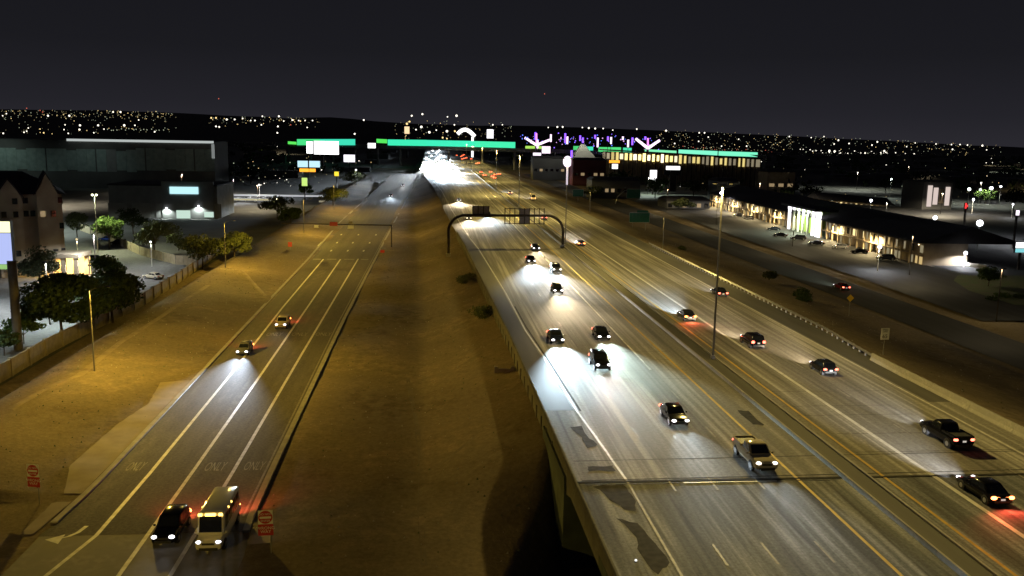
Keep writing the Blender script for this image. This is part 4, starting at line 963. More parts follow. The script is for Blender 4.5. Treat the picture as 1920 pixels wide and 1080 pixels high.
lot_lamp(1747, 407, 470, 'brightest star like lamp in the middle of the motel lot', 16000, CW, G3, .62)
lot_lamp(1645, 461, 511, 'star like lamp nearest the frontage road, left one', 7000, CW, G3, .5)
lot_lamp(1807, 473, 503, 'star like lamp lowest in the motel lot beside the low wall', 9000, CW, G3, .48)
lot_lamp(1831, 417, 472, 'large white globe lamp right of the brightest lamp', 6000, CW, G3, .95)
lot_lamp(1350, 361, 398, 'star like lamp at the far left corner of the motel', 16000, (1, .95, 1), G3, .62)
lot_lamp(1412, 374, 400, 'pinkish white lamp on the motel front near its left end', 7000, (1, .9, .95), G3, .62)
lot_lamp(1631, 375, 400, 'lamp on the rear motel wing', 6000, CW, G3, .6)
lot_lamp(1855, 352, 385, 'far star like lamp right of the floodlit shop', 12000, CW, G3, .9)
lot_lamp(1873, 349, 380, 'small far lamp right beside the far star like lamp', 5000, CW, G3, .6)
lot_lamp(1814, 354, 385, 'white lamp above the green lit tree right of the shop', 9000, GW, G3, .8)
lot_lamp(1835, 355, 384, 'pale green lamp between two white ones right of the shop', 4000, GW, G3, .6, em=4)
lot_lamp(1822, 373, 402, 'lamp above the red lit sign at far right', 4000, CW, G3, .5)
lot_lamp(1704, 350, 380, 'lamp left of the floodlit shop', 6000, GW, G3, .5)
lot_lamp(1668, 335, 372, 'small lamp on a white pole over pale trees', 9000, GW, G3, .45)
lot_lamp(1896, 382, 410, 'small lamp at the far right edge', 3000, CW, G3, .4)
for i, (lx, ly, pw, lc) in enumerate(((150, 262, 14000, CW), (178, 330, 14000, GW), (205, 275, 14000, CW), (240, 395, 18000, (1, .85, .6)), (300, 360, 18000, CW), (118, 205, 2000, (1, .8, .45)), (112, 262, 2000, (1, .8, .45)), (110, 330, 2500, (1, .8, .45)), (108, 395, 2500, (1, .8, .45)), (104, 150, 900, (1, .8, .45)), (180, 470, 18000, (1, .85, .6)), (130, 520, 16000, GW))):
    shielded(lx, ly, 10, pw, lc, 'added shielded fill lamp with a dark head in the right hand lots', 'added fill lamps of the right lots')  # lamps added to fill the black right hand lots
for lx, ly, pw, lc in ((-125, 295, 12000, GW), (-165, 395, 18000, (1, .85, .6)), (-75, 395, 9000, (1, .82, .5)), (-95, 440, 9000, CW), (-130, 480, 14000, (1, .85, .6))):
    shielded(lx, ly, 10, pw, lc, 'added shielded fill lamp with a dark head beyond the store lot', 'added fill lamps of the store lots')  # more added fill lamps, for the lots behind the store
# lit parking strips left
for (xa, xb, ya, yb, mt, nm, lab) in ((413, 640, 366, 366, glow('cool_canopy', (.95, .97, 1), .5, sample=True), 'lot_canopy', 'long white lit canopy edge over the parking strip'), (413, 520, 374, 374, glow('warm_canopy', (1, .88, .5), .42), 'lot_canopy', 'shorter yellow lit canopy edge below the white one'), (598, 645, 378, 378, glow('warm_canopy2', (1, .9, .6), .28), 'lot_canopy', 'faint yellow lit canopy edge near the upper ramp')):
    Y = 455 if ya == 366 else 425; p = atY(xa, ya, Y); q = atY(xb, yb, Y)
    t = thing(nm, lab, 'canopy', (0, 0, 0)); d = MB(); d.box(((p.x+q.x)/2, Y+3, p.z+.2), (q.x-p.x, 6, .5), M_WALLG); d.build('roof', t)
    d = MB(); d.box(((p.x+q.x)/2, Y-.08, p.z+.1), (q.x-p.x, .12, .8), mt); d.build('light_strip', t)
    for k in range(6):
        d = MB(); d.box((p.x+(q.x-p.x)*(k+.5)/6, Y+3, p.z/2), (.3, .3, p.z), M_POLE); d.build('post', t)
for i, (px, py, c) in enumerate([(437, 362, P_SIL), (447, 362, P_WHT), (458, 361, P_SIL), (470, 360, P_WHT), (481, 360, P_SIL), (498, 360, P_WHT)]):
    p = at(px, py+14, 0); o = car('sedan', p.x, p.y, .05, 40, c, 'parked pale car in the row behind the lit canopy, number unclear' if 0 else 'pale parked car in the row under the far lot lamps', 'pale parked cars under the far lot lamps', head='off', power=0, tail='off')
p = at(200, 452, 0); car('sedan', p.x, p.y, .05, 70, paint('blue', (.02, .04, .22)), 'blue parked car below the bright yellow green tree', 'parked cars in the hotel lot', head='off', power=0, tail='off')
p = at(222, 460, 0); car('suv', p.x, p.y, .05, 70, P_BLK, 'dark parked car right of the blue one', 'parked cars in the hotel lot', head='off', power=0, tail='off')
p = at(176, 489, 0); car('sedan', p.x, p.y, .05, 60, P_CHAR, 'dark car parked by the hotel entrance', 'parked cars in the hotel lot', head='off', power=0, tail='off')
p = at(287, 523, 0); car('sedan', p.x, p.y, .05, 60, P_TAN, 'dusty car parked beside the dark hedge above the bank', 'parked cars in the hotel lot', head='off', power=0, tail='off')
for (lx, ly, lh, pw, lc, lab) in ((-72, 196, 10, 26000, (.92, .96, 1), 'assumed shielded lot lamp beyond the round green tree'), (-63, 150, 10.5, 20000, (.85, 1, .95), 'assumed shielded lot lamp hidden among the dark trees'), (-84, 160, 11, 42000, (.9, .97, 1), 'assumed shielded lot lamp before the hotel front'), (-70, 116, 10, 26000, (.85, 1, .95), 'assumed shielded lot lamp below the tall pole sign')):  # unseen lamps assumed from the lit lot; poles and heads added to carry spots
    t = thing('lot_lamp', lab, 'lamp', (lx, ly, 0), 0, 'assumed shielded lamps of the hotel lot')
    d = MB(); d.tube((0, 0, 0), (0, 0, lh), .1, .07, M_DARKST, 8); d.build('pole', t)
    d = MB(); d.box((0, -.4, lh+.1), (.5, .8, .2), M_PLAST); d.build('head', t)
    spot('lot_light', t, (0, -.4, lh-.1), pw*.75, lc, 160, .4, radius=.3)

# ------------------------------------------------------------------ signs of the far strip
def box_sign(px, py, Y, wpx, hpx, mt, label, leg=True, name='lit_sign', depth=.6, cat='sign', split=None, group=None, legw=.5):
    p = atY(px, py, Y); s_ = Y/F_PX; w, h = wpx*s_, hpx*s_
    t = thing(name, label, cat, (p.x, Y, 0), 0, group)
    d = MB(); d.box((0, depth/2, p.z), (w+.2, depth, h+.2), M_PLAST); d.build('cabinet', t)
    if split:
        for (u0, u1, v0, v1, mm) in split:
            d = MB(); d.box((w*((u0+u1)/2-.5), -.06, p.z+h*((v0+v1)/2-.5)), (w*(u1-u0), .1, h*(v1-v0)), mm); d.build('face', t)
    else:
        d = MB(); d.box((0, -.06, p.z), (w, .1, h), mt); d.build('face', t)
    if leg:
        d = MB(); d.box((0, depth/2, (p.z-h/2)/2), (legw, legw, p.z-h/2), M_DARKST); d.build('post', t)
    return t
GWH = glow('white_sign_glow', (1, 1, 1), 2.2, sample=True); GPK = glow('pink_white_glow', (1, .86, 1), 1.6); GOR = glow('orange_glow', (1, .36, .03), 1.8); GRD = glow('red_glow', (1, .05, .05), 1.2); GBL = glow('ice_blue_glow', (.55, .85, 1), 1.1); GYE = glow('yellow_glow', (1, .75, .05), 1.2); GLG = glow('lime_glow', (.7, 1, .25), .9)
box_sign(605, 277, 760, 58, 24, GWH, 'big glowing white billboard overlapping the green bridge at left', split=((0, .2, .06, .95, GWH), (.23, 1, 0, 1, GWH)), name='billboard', legw=1.4)
box_sign(655, 297, 640, 20, 13, glow('lilac_white_glow', (.95, .9, 1), 2), 'rounded white sign on a pole right of the billboard')
box_sign(697, 273, 900, 14, 9, GWH, 'small white box sign left of the green bridge gap')
box_sign(579, 312, 520, 40, 20, GBL, 'pale blue gas price sign with orange stripe below', split=((0, .46, .42, 1, GBL), (.52, 1, .42, 1, GBL), (.08, .5, 0, .3, GOR), (.52, .8, 0, .3, GOR)))
box_sign(571, 341, 440, 10, 15, GLG, 'small lime lit sign above a yellow green tree')
t = box_sign(631, 326, 520, 8, 8, GYE, 'small yellow beacon lamp between the signs', name='beacon')
box_sign(1225, 329, 520, 13, 20, GWH, 'white box sign on a dark pole in front of a lit green tree', legw=.8)
t = box_sign(1262, 315, 560, 27, 7, GWH, 'wide dark pylon sign with a white lit strip on top', legw=4.0)
d = MB(); p = atY(1262, 323, 560); d.box((0, .3, p.z), (11.5, .8, 3.6), M_PLAST); d.build('lower_panel', t)
box_sign(1152, 303, 640, 20, 5, GOR, 'flat orange lit canopy sign above a small white sign')
box_sign(1153, 312, 630, 11, 9, GWH, 'small white sign right below the orange canopy sign')
box_sign(1024, 281, 800, 16, 13, glow('pink_sign', (1, .8, .95), 1.5), 'pinkish white billboard right of the freeway below the purple lights', legw=1)
box_sign(1007, 291, 720, 15, 9, GPK, 'small white sign left below the pinkish billboard')
t = thing('oval_sign', 'large white oval sign on a white lit pole below the purple lights', 'sign', (atY(1064, 305, 620).x, 620, 0))
p = atY(1064, 303, 620); d = MB(); d.ball((0, 0, p.z), (3.2, .5, 4.0), GPK, 16, 8); d.build('oval_face', t)
q = atY(1064, 327, 620); d = MB(); d.tube((0, 0, 0), (0, 0, p.z-3.5), .55, .55, GPK, 8); d.build('pole', t)
box_sign(1111, 316, 620, 7, 7, GRD, 'small red lit sign under a white strip', split=((0, 1, 0, .8, GRD),))
box_sign(1112, 306, 630, 10, 3, GWH, 'short white lit strip above the red sign')
box_sign(1087, 307, 640, 7, 4, GWH, 'tiny white sign between oval sign and red sign')
box_sign(1812, 386, 300, 6, 11, GRD, 'red lit vertical sign at far right', split=((0, .55, 0, 1, GRD), (.55, 1, .3, .7, GRD)))
box_sign(1908, 399, 260, 7, 10, GPK, 'small white lit sign near the right photo edge')
t = box_sign(1915, 464, 215, 24, 20, GWH, 'white over cyan lit sign cut by the right photo edge', split=((0, 1, .45, 1, GWH), (0, 1, 0, .38, glow('cyan_glow', (.3, .85, .9), .8))))
# ------------------------------------------------------------------ green lit rail bridge
GRAD = [((540, 267.5), (556, 268.5), (.12, .9, .12), 4), ((557, 266.5), (600, 266.5), (.07, .8, .25), 9), ((600, 266.5), (666, 266.5), (.05, .78, .5), 9), ((706, 264), (726, 265), (.1, .85, .12), 6), ((727, 267), (800, 268), (.05, .9, .50), 9), ((800, 268), (890, 270), (.05, .9, .52), 9), ((890, 270), (966, 272), (.06, .92, .46), 9),
        ((985, 276), (1018, 276.5), (.45, .85, .12), 4), ((1075, 277.5), (1088, 277.5), (.08, .75, .2), 6), ((1098, 278.5), (1112, 278.5), (.06, .8, .5), 6), ((1122, 280), (1164, 280.5), (.09, .8, .22), 7), ((1168, 281), (1184, 281.5), (.07, .8, .42), 7), ((1208, 283), (1268, 286), (.25, .95, .5), 5.5), ((1272, 284.5), (1345, 287.5), (.24, 1, .66), 7), ((1347, 287.5), (1420, 290), (.22, 1, .62), 7)]
rbz = 21.5
br = thing('rail_bridge', 'long elevated rail bridge glowing green across the freeway', 'bridge')
pb = lambda px, py: at(px, py, rbz)
A0, B0 = pb(520, 268), pb(1440, 292)
def Yb(px):
    return A0.y+(B0.y-A0.y)*(px-520)/920
prev = None
d = MB(); rings = []
for px in range(520, 1441, 46):
    p = atY(px, 270, Yb(px)); rings.append([(p.x, p.y+1, rbz-3.4), (p.x, p.y+8, rbz-3.4), (p.x, p.y+9, rbz+.4), (p.x, p.y, rbz+.4)])
d.loft(rings, M_WALLG); d.build('deck', br)
for i, (a, c, colr, hp) in enumerate(GRAD):
    ya, yc = Yb(a[0]), Yb(c[0]); pa, pc = atY(a[0], a[1], ya), atY(c[0], c[1], yc); h = hp*.6*(ya+yc)*.5/F_PX
    d = MB(); d.loft([[(pa.x, ya-.6, pa.z-h), (pa.x, ya-.3, pa.z-h), (pa.x, ya-.3, pa.z+h), (pa.x, ya-.6, pa.z+h)], [(pc.x, yc-.6, pc.z-h), (pc.x, yc-.3, pc.z-h), (pc.x, yc-.3, pc.z+h), (pc.x, yc-.6, pc.z+h)]], glow('led_%d' % i, colr, 1.0, sample=True)); d.build('lit_fascia', br)
for px in list(range(540, 780, 42)) + [842, 905, 966] + list(range(1010, 1440, 33)):
    p = atY(px, 270, Yb(px)); d = MB(); d.tube((p.x, p.y+4.5, 0), (p.x, p.y+4.5, rbz-3.3), 1.2, 1.2, M_WALLG, 10); d.build('pier', br)

# ------------------------------------------------------------------ amusement park: neon, tents, arcades
NV = glow('violet_neon', (.22, .08, 1), 2.6); NP = glow('pink_neon', (1, .72, 1), 2.0); NM = glow('magenta_neon', (.95, .3, .95), 1.5); GTEN = mat('tent_canvas', (.4, .4, .34), .9)
def vride(px0, px1, pxm, ytop, ybot, ymast, Y, label):
    t = thing('thrill_ride', label, 'ride', (atY(pxm, ybot, Y).x, Y, 0)); x0 = t.location.x
    M_ = atY(pxm, ybot, Y)
    for px in (px0, px1):
        p = atY(px, ytop if px == px0 else ytop+3, Y); d = MB(); d.tube((0, 0, M_.z), (p.x-x0, 0, p.z), 1.15, .95, NP, 8); d.build('neon_arm', t)
    p = atY(pxm, ymast, Y); d = MB(); d.tube((0, .5, M_.z), (p.x-x0, .5, p.z), .75, .7, NM, 8); d.build('mast', t)
    d = MB(); d.tube((0, 1, 0), (0, 1, M_.z), 1.2, 1.0, M_WALLG, 8); d.build('tower', t)
vride(1192, 1237, 1215, 260, 278, 259, 700, 'pink neon V shaped ride with a magenta mast right of the freeway')
vride(984, 1034, 1006, 258, 272, 250, 800, 'pink neon V shaped ride nearest the freeway')
for i, (px, ya, yb, Y, mt, lab) in enumerate([(1004, 248, 262, 820, NV, 'violet lamp post over the nearer V shaped ride'), (1033, 252, 266, 820, NP, 'pinkish lamp post right of the nearer V shaped ride'), (1060, 250, 268, 820, NV, 'brightest violet lamp post right of the nearer ride'), (1064, 256, 270, 800, NP, 'pink lamp post right beside the brightest violet one'),
        (1088, 254, 264, 820, NV, 'violet lamp post above the grey tent'), (1093, 258, 268, 800, NV, 'second violet lamp post just right above the grey tent'), (1116, 253, 260, 800, NV, 'violet lamp post with a twin, left of the bridge columns'), (1121, 258, 276, 780, NP, 'tall pink lit pole left of the bridge columns'), (1140, 256, 264, 780, NV, 'violet lamp post before the smaller lit spire'), (1146, 257, 270, 780, NP, 'pale violet pole right of its twin'),
        (1168, 256, 262, 780, NP, 'wide violet lamp cluster left of the far V ride'), (1178, 262, 276, 760, NP, 'pale violet pole nearest the far V ride'), (1186, 258, 272, 760, NV, 'thin violet pole touching the far V ride'), (1210, 256, 262, 760, NV, 'small violet lamp above the far V ride'), (1072, 282, 296, 660, NV, 'violet lit pole right of the oval sign'), (1008, 262, 278, 800, NP, 'pink pole under the nearer V shaped ride')]):
    p, q = atY(px, ya, Y), atY(px, yb, Y); t = thing('neon_lamp_post', lab, 'lamp', (p.x, Y, 0), 0, 'violet lamp posts of the amusement park')
    d = MB(); d.tube((0, 0, 0), (0, 0, q.z), .25, .2, M_DARKST, 6); d.build('pole', t)
    d = MB(); d.tube((0, 0, q.z), (0, 0, p.z), .75, .8, mt, 8); d.build('neon_tube', t)
d = None
t = thing('tent', 'grey pyramid roofed pavilion below the violet lamps', 'tent', (atY(1092, 297, 680).x, 680, 0)); p = atY(1092, 270, 680); q = atY(1092, 297, 680); w = 9.5
d = MB(); d.loft([[(-w, -w, q.z), (w, -w, q.z), (w, w, q.z), (-w, w, q.z)], [(-4.2, -4.2, q.z+6.5), (4.2, -4.2, q.z+6.5), (4.2, 4.2, q.z+6.5), (-4.2, 4.2, q.z+6.5)], [(-1.4, -1.4, p.z), (1.4, -1.4, p.z), (1.4, 1.4, p.z), (-1.4, 1.4, p.z)]], GTEN); d.build('roof', t)
d = MB(); d.box((0, 0, q.z/2), (w*1.7, w*1.7, q.z), M_DARKST); d.build('wall', t)
shielded(t.location.x-9, 662, 34, 7000, (1, 1, .85), 'added tall floodlight mast to light the grey pyramid roofed pavilion', None)  # mast made up to carry the spot that lights the pavilion roof
ar = thing('arcade_building', 'long arcade building with yellow lit openings under the green bridge', 'building')
AY0, AY1 = 660.0, 560.0; nA = 34
for k in range(nA):
    pxa = 1136+(1425-1136)*k/nA; pxb = 1136+(1425-1136)*(k+1)/nA; Y = AY0+(AY1-AY0)*k/nA
    yt = 284+ (297-284)*k/nA; yb = 300+(316-300)*k/nA
    a, c = atY(pxa, yt, Y), atY(pxb, yb, Y)
    d = MB(); d.box(((a.x+c.x)/2, Y+6, a.z/2), ((c.x-a.x), 12, a.z), M_WALLT if k % 2 else M_HOTEL); d.build('wall', ar)
    s_ = max(.3, 3.0*math.exp(-((k-9)/6.5)**2)) if k < 18 else .25+.6*(rng.random() > .7)
    if k in (17, 23): s_ = .9
    d = MB(); d.box(((a.x+c.x)/2, Y-.2, (a.z+max(c.z, 0))/2), ((c.x-a.x)*rng.uniform(.45, .85), .2, (a.z-max(c.z, 0))*rng.uniform(.6, .95)), glow('arcade_%d' % round(s_*10), (1, .8, .28) if k % 3 else (1, .85, .55), s_)); d.build('lit_opening', ar)
    d = MB(); d.box((a.x, Y-.4, a.z/2), (.5, .5, a.z), M_DARKST); d.build('column', ar)
d = MB(); p, q = atY(1130, 281, AY0), atY(1430, 298, AY1); 
d.loft([[(p.x, AY0-1, p.z-.4), (p.x, AY0+14, p.z-.4), (p.x, AY0+14, p.z+.6), (p.x, AY0-1, p.z+.6)], [(q.x, AY1-1, q.z-.4), (q.x, AY1+14, q.z-.4), (q.x, AY1+14, q.z+.6), (q.x, AY1-1, q.z+.6)]], M_ROOF); d.build('roof', ar)
# low shops along the frontage, centre right
for i, (px0, px1, yt, yb, Y, mt, lab, wins) in enumerate([
    (1075, 1135, 300, 322, 610, mat('maroon_wall', (.16, .05, .05), .9), 'maroon restaurant with a dark sloped roof below the grey tent', 5), (1000, 1060, 296, 318, 690, M_DIM, 'low dark shop between the freeway and the oval sign', 6), (1440, 1490, 322, 348, 520, M_WALLT, 'brick coloured building with a framed blank wall behind the motel', 3),
    (1345, 1385, 340, 372, 470, M_WALLG, 'small pale building just behind the tallest mast', 3), (1110, 1200, 338, 352, 480, M_DIM, 'low dim building row behind the dark guide sign', 8), (1250, 1330, 376, 400, 410, M_DIM, 'low grey building left of the motel corner', 6)]):
    t = thing('shop_building', lab, 'building'); a, c = atY(px0, yt, Y), atY(px1, yb, Y)
    d = MB(); d.box(((a.x+c.x)/2, Y+8, a.z/2), (c.x-a.x, 16, a.z), mt); d.build('wall', t)
    d = MB(); d.loft([[(a.x-.6, Y-.6, a.z), (c.x+.6, Y-.6, a.z), (c.x+.6, Y+16.6, a.z), (a.x-.6, Y+16.6, a.z)], [(a.x+1.5, Y+3, a.z+1.6), (c.x-1.5, Y+3, a.z+1.6), (c.x-1.5, Y+13, a.z+1.6), (a.x+1.5, Y+13, a.z+1.6)]], M_ROOF); d.build('roof', t)
    for k in range(wins):
        q = a.x+(c.x-a.x)*(k+.5)/wins; d = MB(); d.box((q, Y-.06, max(1.6, a.z*.45)), ((c.x-a.x)/wins*.55, .1, 1.9), WIN if rng.random() < .5 else M_GLASS); d.build('window', t)
# ------------------------------------------------------------------ motel on the right
mo = thing('motel', 'long two storey motel with dark roof and warm lit balconies', 'building')
fp = lambda q: Vector((140.5-(140.5-131.3)*q, 428-(428-222)*q, 0))    # front line from far to near
nb = 44; hM = 6.3
nrm = Vector((-(428-222), (140.5-131.3)*1, 0)).normalized()
wallm = [mat('motel_tan', (.46, .36, .22), .9, var=(.36, .28, .17), scale=.6), mat('motel_brown', (.32, .25, .17), .9, var=(.25, .19, .13), scale=.6)]
Wg = [glow('motel_window_%d' % i, c, s_) for i, (c, s_) in enumerate((((1, .78, .35), 1.3), ((1, .72, .3), .6), ((1, .85, .5), .25)))]
rng = random.Random(21)
for k in range(nb):
    a, c = fp(k/nb), fp((k+1)/nb); mid = (a+c)/2; ang = math.atan2(c.y-a.y, c.x-a.x); L = (c-a).length
    if 24 <= k <= 29: continue
    d = MB(); ctr = mid-nrm*6
    d.box((ctr.x, ctr.y, hM/2), (L-.02, 12, hM), wallm[(k//2) % 2], ang); d.build('wall', mo)
    for fl in (0, 1):
        for u in (-.24, .26):
            if rng.random() < .25: continue
            p = mid + (c-a)*u + nrm*.08; d = MB(); w = rng.choice((.8, 1.0, 1.5))
            d.box((p.x, p.y, 1.45+fl*3.1), (w, .1, 2.0), rng.choice((Wg[0], Wg[1], Wg[2], Wg[2], M_GLASS)), ang); d.build('window', mo)
    p = a+nrm*1.5; d = MB(); d.box((p.x, p.y, hM/2), (.3, .3, hM), wallm[0], ang); d.build('column', mo)
    p = mid+nrm*.9; d = MB(); d.box((p.x, p.y, 3.05), (L, 1.7, .2), wallm[1], ang); d.build('balcony', mo)
    if k % 3 == 1:
        p = mid+nrm*.35; d = MB(); d.ball((p.x, p.y, 5.6 if k % 2 else 2.6), .16, glow('porch_lamp', (1, .8, .45), 5), 8, 5); d.build('porch_lamp', mo)
    if k % 6 == 2: spot('porch_light', mo, (mid.x+nrm.x*2.6, mid.y+nrm.y*2.6, 5.4), 12000, (1, .78, .4), 175, .4, (0, 0, 0), .3)
a, c = fp(-.005), fp(1.005); d = MB(); o = nrm*2.0; bk = nrm*-30
for s_, (p, q) in enumerate(((a, c),)):
    d.loft([[tuple(u+o+Vector((0, 0, hM))), tuple(u+o+Vector((0, 0, hM+.4))), tuple(u-nrm*12+Vector((0, 0, hM+4.6))), tuple(u-nrm*26+Vector((0, 0, hM+.4))), tuple(u-nrm*26+Vector((0, 0, hM)))] for u in (p, q)], M_ROOF)
d.build('roof', mo)
po = thing('entrance_portal', 'tall white columned motel portal glowing pale green', 'portal')
pa, pc = fp(.535), fp(.69)
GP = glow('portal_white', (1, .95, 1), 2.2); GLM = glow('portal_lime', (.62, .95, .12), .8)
ang = math.atan2(pc.y-pa.y, pc.x-pa.x); L = (pc-pa).length
p = (pa+pc)/2+nrm*1; d = MB(); d.box((p.x, p.y, 9.6), (L+1, 8, .8), M_ROOF, ang); d.build('roof', po)
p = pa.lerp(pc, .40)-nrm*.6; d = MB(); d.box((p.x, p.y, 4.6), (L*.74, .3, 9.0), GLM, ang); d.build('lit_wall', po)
for k in range(7):
    p = pa.lerp(pc, (k+.3)/7)+nrm*2.2; w = (1.5, 1.1, .9, .9, .9, 1.3, 3.4)[k]
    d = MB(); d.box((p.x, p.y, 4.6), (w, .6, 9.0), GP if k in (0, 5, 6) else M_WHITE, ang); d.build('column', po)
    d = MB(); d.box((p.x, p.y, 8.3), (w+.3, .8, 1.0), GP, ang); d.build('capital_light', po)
p = (pa+pc)/2+nrm*5; spot('portal_light', po, (p.x, p.y, 8.8), 20000, (.9, 1, .7), 165, .4, radius=.4)
pl = thing('shop_building', 'rear motel wing with a short strip of warm windows', 'building'); a, c = atY(1545, 376, 470), atY(1665, 388, 440)
d = MB(); d.loft([[(u.x, u.y, 0), (u.x, u.y+14, 0), (u.x, u.y+14, u.z+.8), (u.x, u.y, u.z+.8)] for u in (a, c)], wallm[0]); d.build('wall', pl)
d = MB(); d.loft([[(u.x, u.y-1.5, u.z+.9), (u.x, u.y+16, u.z+.9), (u.x, u.y+8, u.z+4.2)] for u in (a+Vector((-3, 0, 0)), c+Vector((3, 0, 0)))], M_ROOF); d.build('roof', pl)
for k in range(9):
    u = a.lerp(c, .25+.72*(k+.5)/9); d = MB(); d.box((u.x, u.y-.1, u.z-.9), (1.9, .1, 2.0), Wg[k % 3]); d.build('window', pl)
fl_ = thing('shop_building', 'floodlit cream shop at far right behind the motel', 'building'); a, c = atY(1738, 341, 420), atY(1780, 368, 420)
d = MB(); d.box(((a.x+c.x)/2, 430, a.z/2), (c.x-a.x+3, 20, a.z), M_DIM); d.build('wall', fl_)
d = MB(); d.box(((a.x+c.x)/2, 430, a.z+.2), (c.x-a.x+4, 21, .4), M_ROOF); d.build('roof', fl_)
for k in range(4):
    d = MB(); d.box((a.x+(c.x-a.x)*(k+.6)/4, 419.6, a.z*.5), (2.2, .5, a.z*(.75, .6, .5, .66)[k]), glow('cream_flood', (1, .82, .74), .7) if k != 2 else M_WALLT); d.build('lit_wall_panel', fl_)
strip('motel_lot', [(150, 101, 128), (200, 103, 131), (260, 103, 135), (430, 106, 142), (470, 106, 150)], M_ASPH, .35)
strip('far_right_lot', [(170, 132, 260), (300, 136, 330), (420, 190, 420)], M_ASPH, .3)
strip('lawn', [(165, 118, 150), (182, 119, 160), (196, 124, 168), (204, 130, 172)], mat('lawn_grass', (.07, .11, .03), .95, var=(.1, .1, .05), scale=.5), .42)
lw = thing('retaining_wall', 'low pale lit wall under the lowest star like lamp', 'wall'); 
for k in range(5):
    p = at(1778, 493, .4).lerp(at(1848, 505, .4), (k+.5)/5); d = MB(); d.box((p.x, p.y, .9), (2.1, .3, 1.1), M_CURB, R(-30)); d.build('wall_panel', lw)
# parked cars in the motel lot
rng = random.Random(4)
labs = ['dark parked car at the far left end of the motel lot', 'pale parked car below the pinkish motel lamp', 'dark car parked just left of the lit portal', 'rounded black car in front of the lit portal', 'dark car parked under the portal columns', 'dark car just right of the portal', 'grey parked car under the warm balconies', 'black parked car below the near end of the motel', 'dark car parked beside the left star like lamp']
for i, (px, py) in enumerate([(1385, 402), (1404, 407), (1450, 428), (1462, 440), (1496, 446), (1530, 455), (1575, 462), (1610, 471), (1660, 484)]):
    p = at(px, py+4, .35); car(rng.choice(('sedan', 'suv', 'hatch')), p.x, p.y, .36, 80+rng.uniform(-4, 4), (P_BLK, P_SIL, P_CHAR, P_BLK, P_CHAR, P_BLK, P_GREY, P_BLK, P_CHAR)[i], labs[i], 'cars parked in the motel lot', head='off', power=0, tail='off')
p = at(1720, 482, .35); car('suv', p.x, p.y, .36, 10, P_GREY, 'grey suv with lit red tail lights in the right lot', 'cars parked in the motel lot', head='off', power=0, tail='on')
vt = thing('box_trailer', 'pale boxy trailer parked right of the motel end', 'trailer', at(1772, 470, .35)); 
d = MB(); d.box((0, 0, 2.0), (5.4, 2.4, 2.6), M_WHITE); d.build('box', vt)
d = MB(); d.box((1.2, -1.22, 2.0), (.06, .05, 2.5), M_PLAST); d.build('seam', vt)
for xx in (-1.6, 1.6):
    d = MB(); d.tube((xx, -1.2, .4), (xx, -.95, .4), .4, .4, M_BLACK, 12); d.build('wheel', vt)
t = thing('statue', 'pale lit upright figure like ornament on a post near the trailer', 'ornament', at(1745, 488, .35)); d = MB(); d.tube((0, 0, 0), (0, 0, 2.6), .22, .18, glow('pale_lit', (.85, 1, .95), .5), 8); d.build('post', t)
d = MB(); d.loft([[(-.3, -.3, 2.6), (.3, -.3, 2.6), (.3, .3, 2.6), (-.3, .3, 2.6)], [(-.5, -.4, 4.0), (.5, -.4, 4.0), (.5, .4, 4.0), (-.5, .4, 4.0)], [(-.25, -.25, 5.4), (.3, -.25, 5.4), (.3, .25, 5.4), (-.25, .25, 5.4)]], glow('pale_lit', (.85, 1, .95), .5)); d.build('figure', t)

# ------------------------------------------------------------------ far city
RIDGE = [(-300, 196), (0, 205), (250, 208), (420, 216), (540, 222), (640, 219), (720, 230), (850, 234), (1000, 236), (1200, 243), (1440, 253), (1700, 266), (1920, 277), (2300, 290)]
b = MB(); k = b.m(M_HILL); n = len(range(-300, 2301, 40))
prof_ = []
for px in range(-300, 2301, 40):
    yt = interp(RIDGE, px)+noise.noise((px*.013, 0, 2))*2.2
    for (Y, f_) in ((3600, 0), (5200, .45), (7000, .8), (9000, 1.0), (9600, .6)):
        top = atY(px, yt, 9000); p = atY(px, yt, Y); b.v.append((p.x, Y, max(-2, top.z*f_) if f_ else -2))
for i in range(n-1):
    for j in range(4): b.f.append([i*5+j, (i+1)*5+j, (i+1)*5+j+1, i*5+j+1]); b.mi.append(k)
struct(b.build('hills', smooth=60))
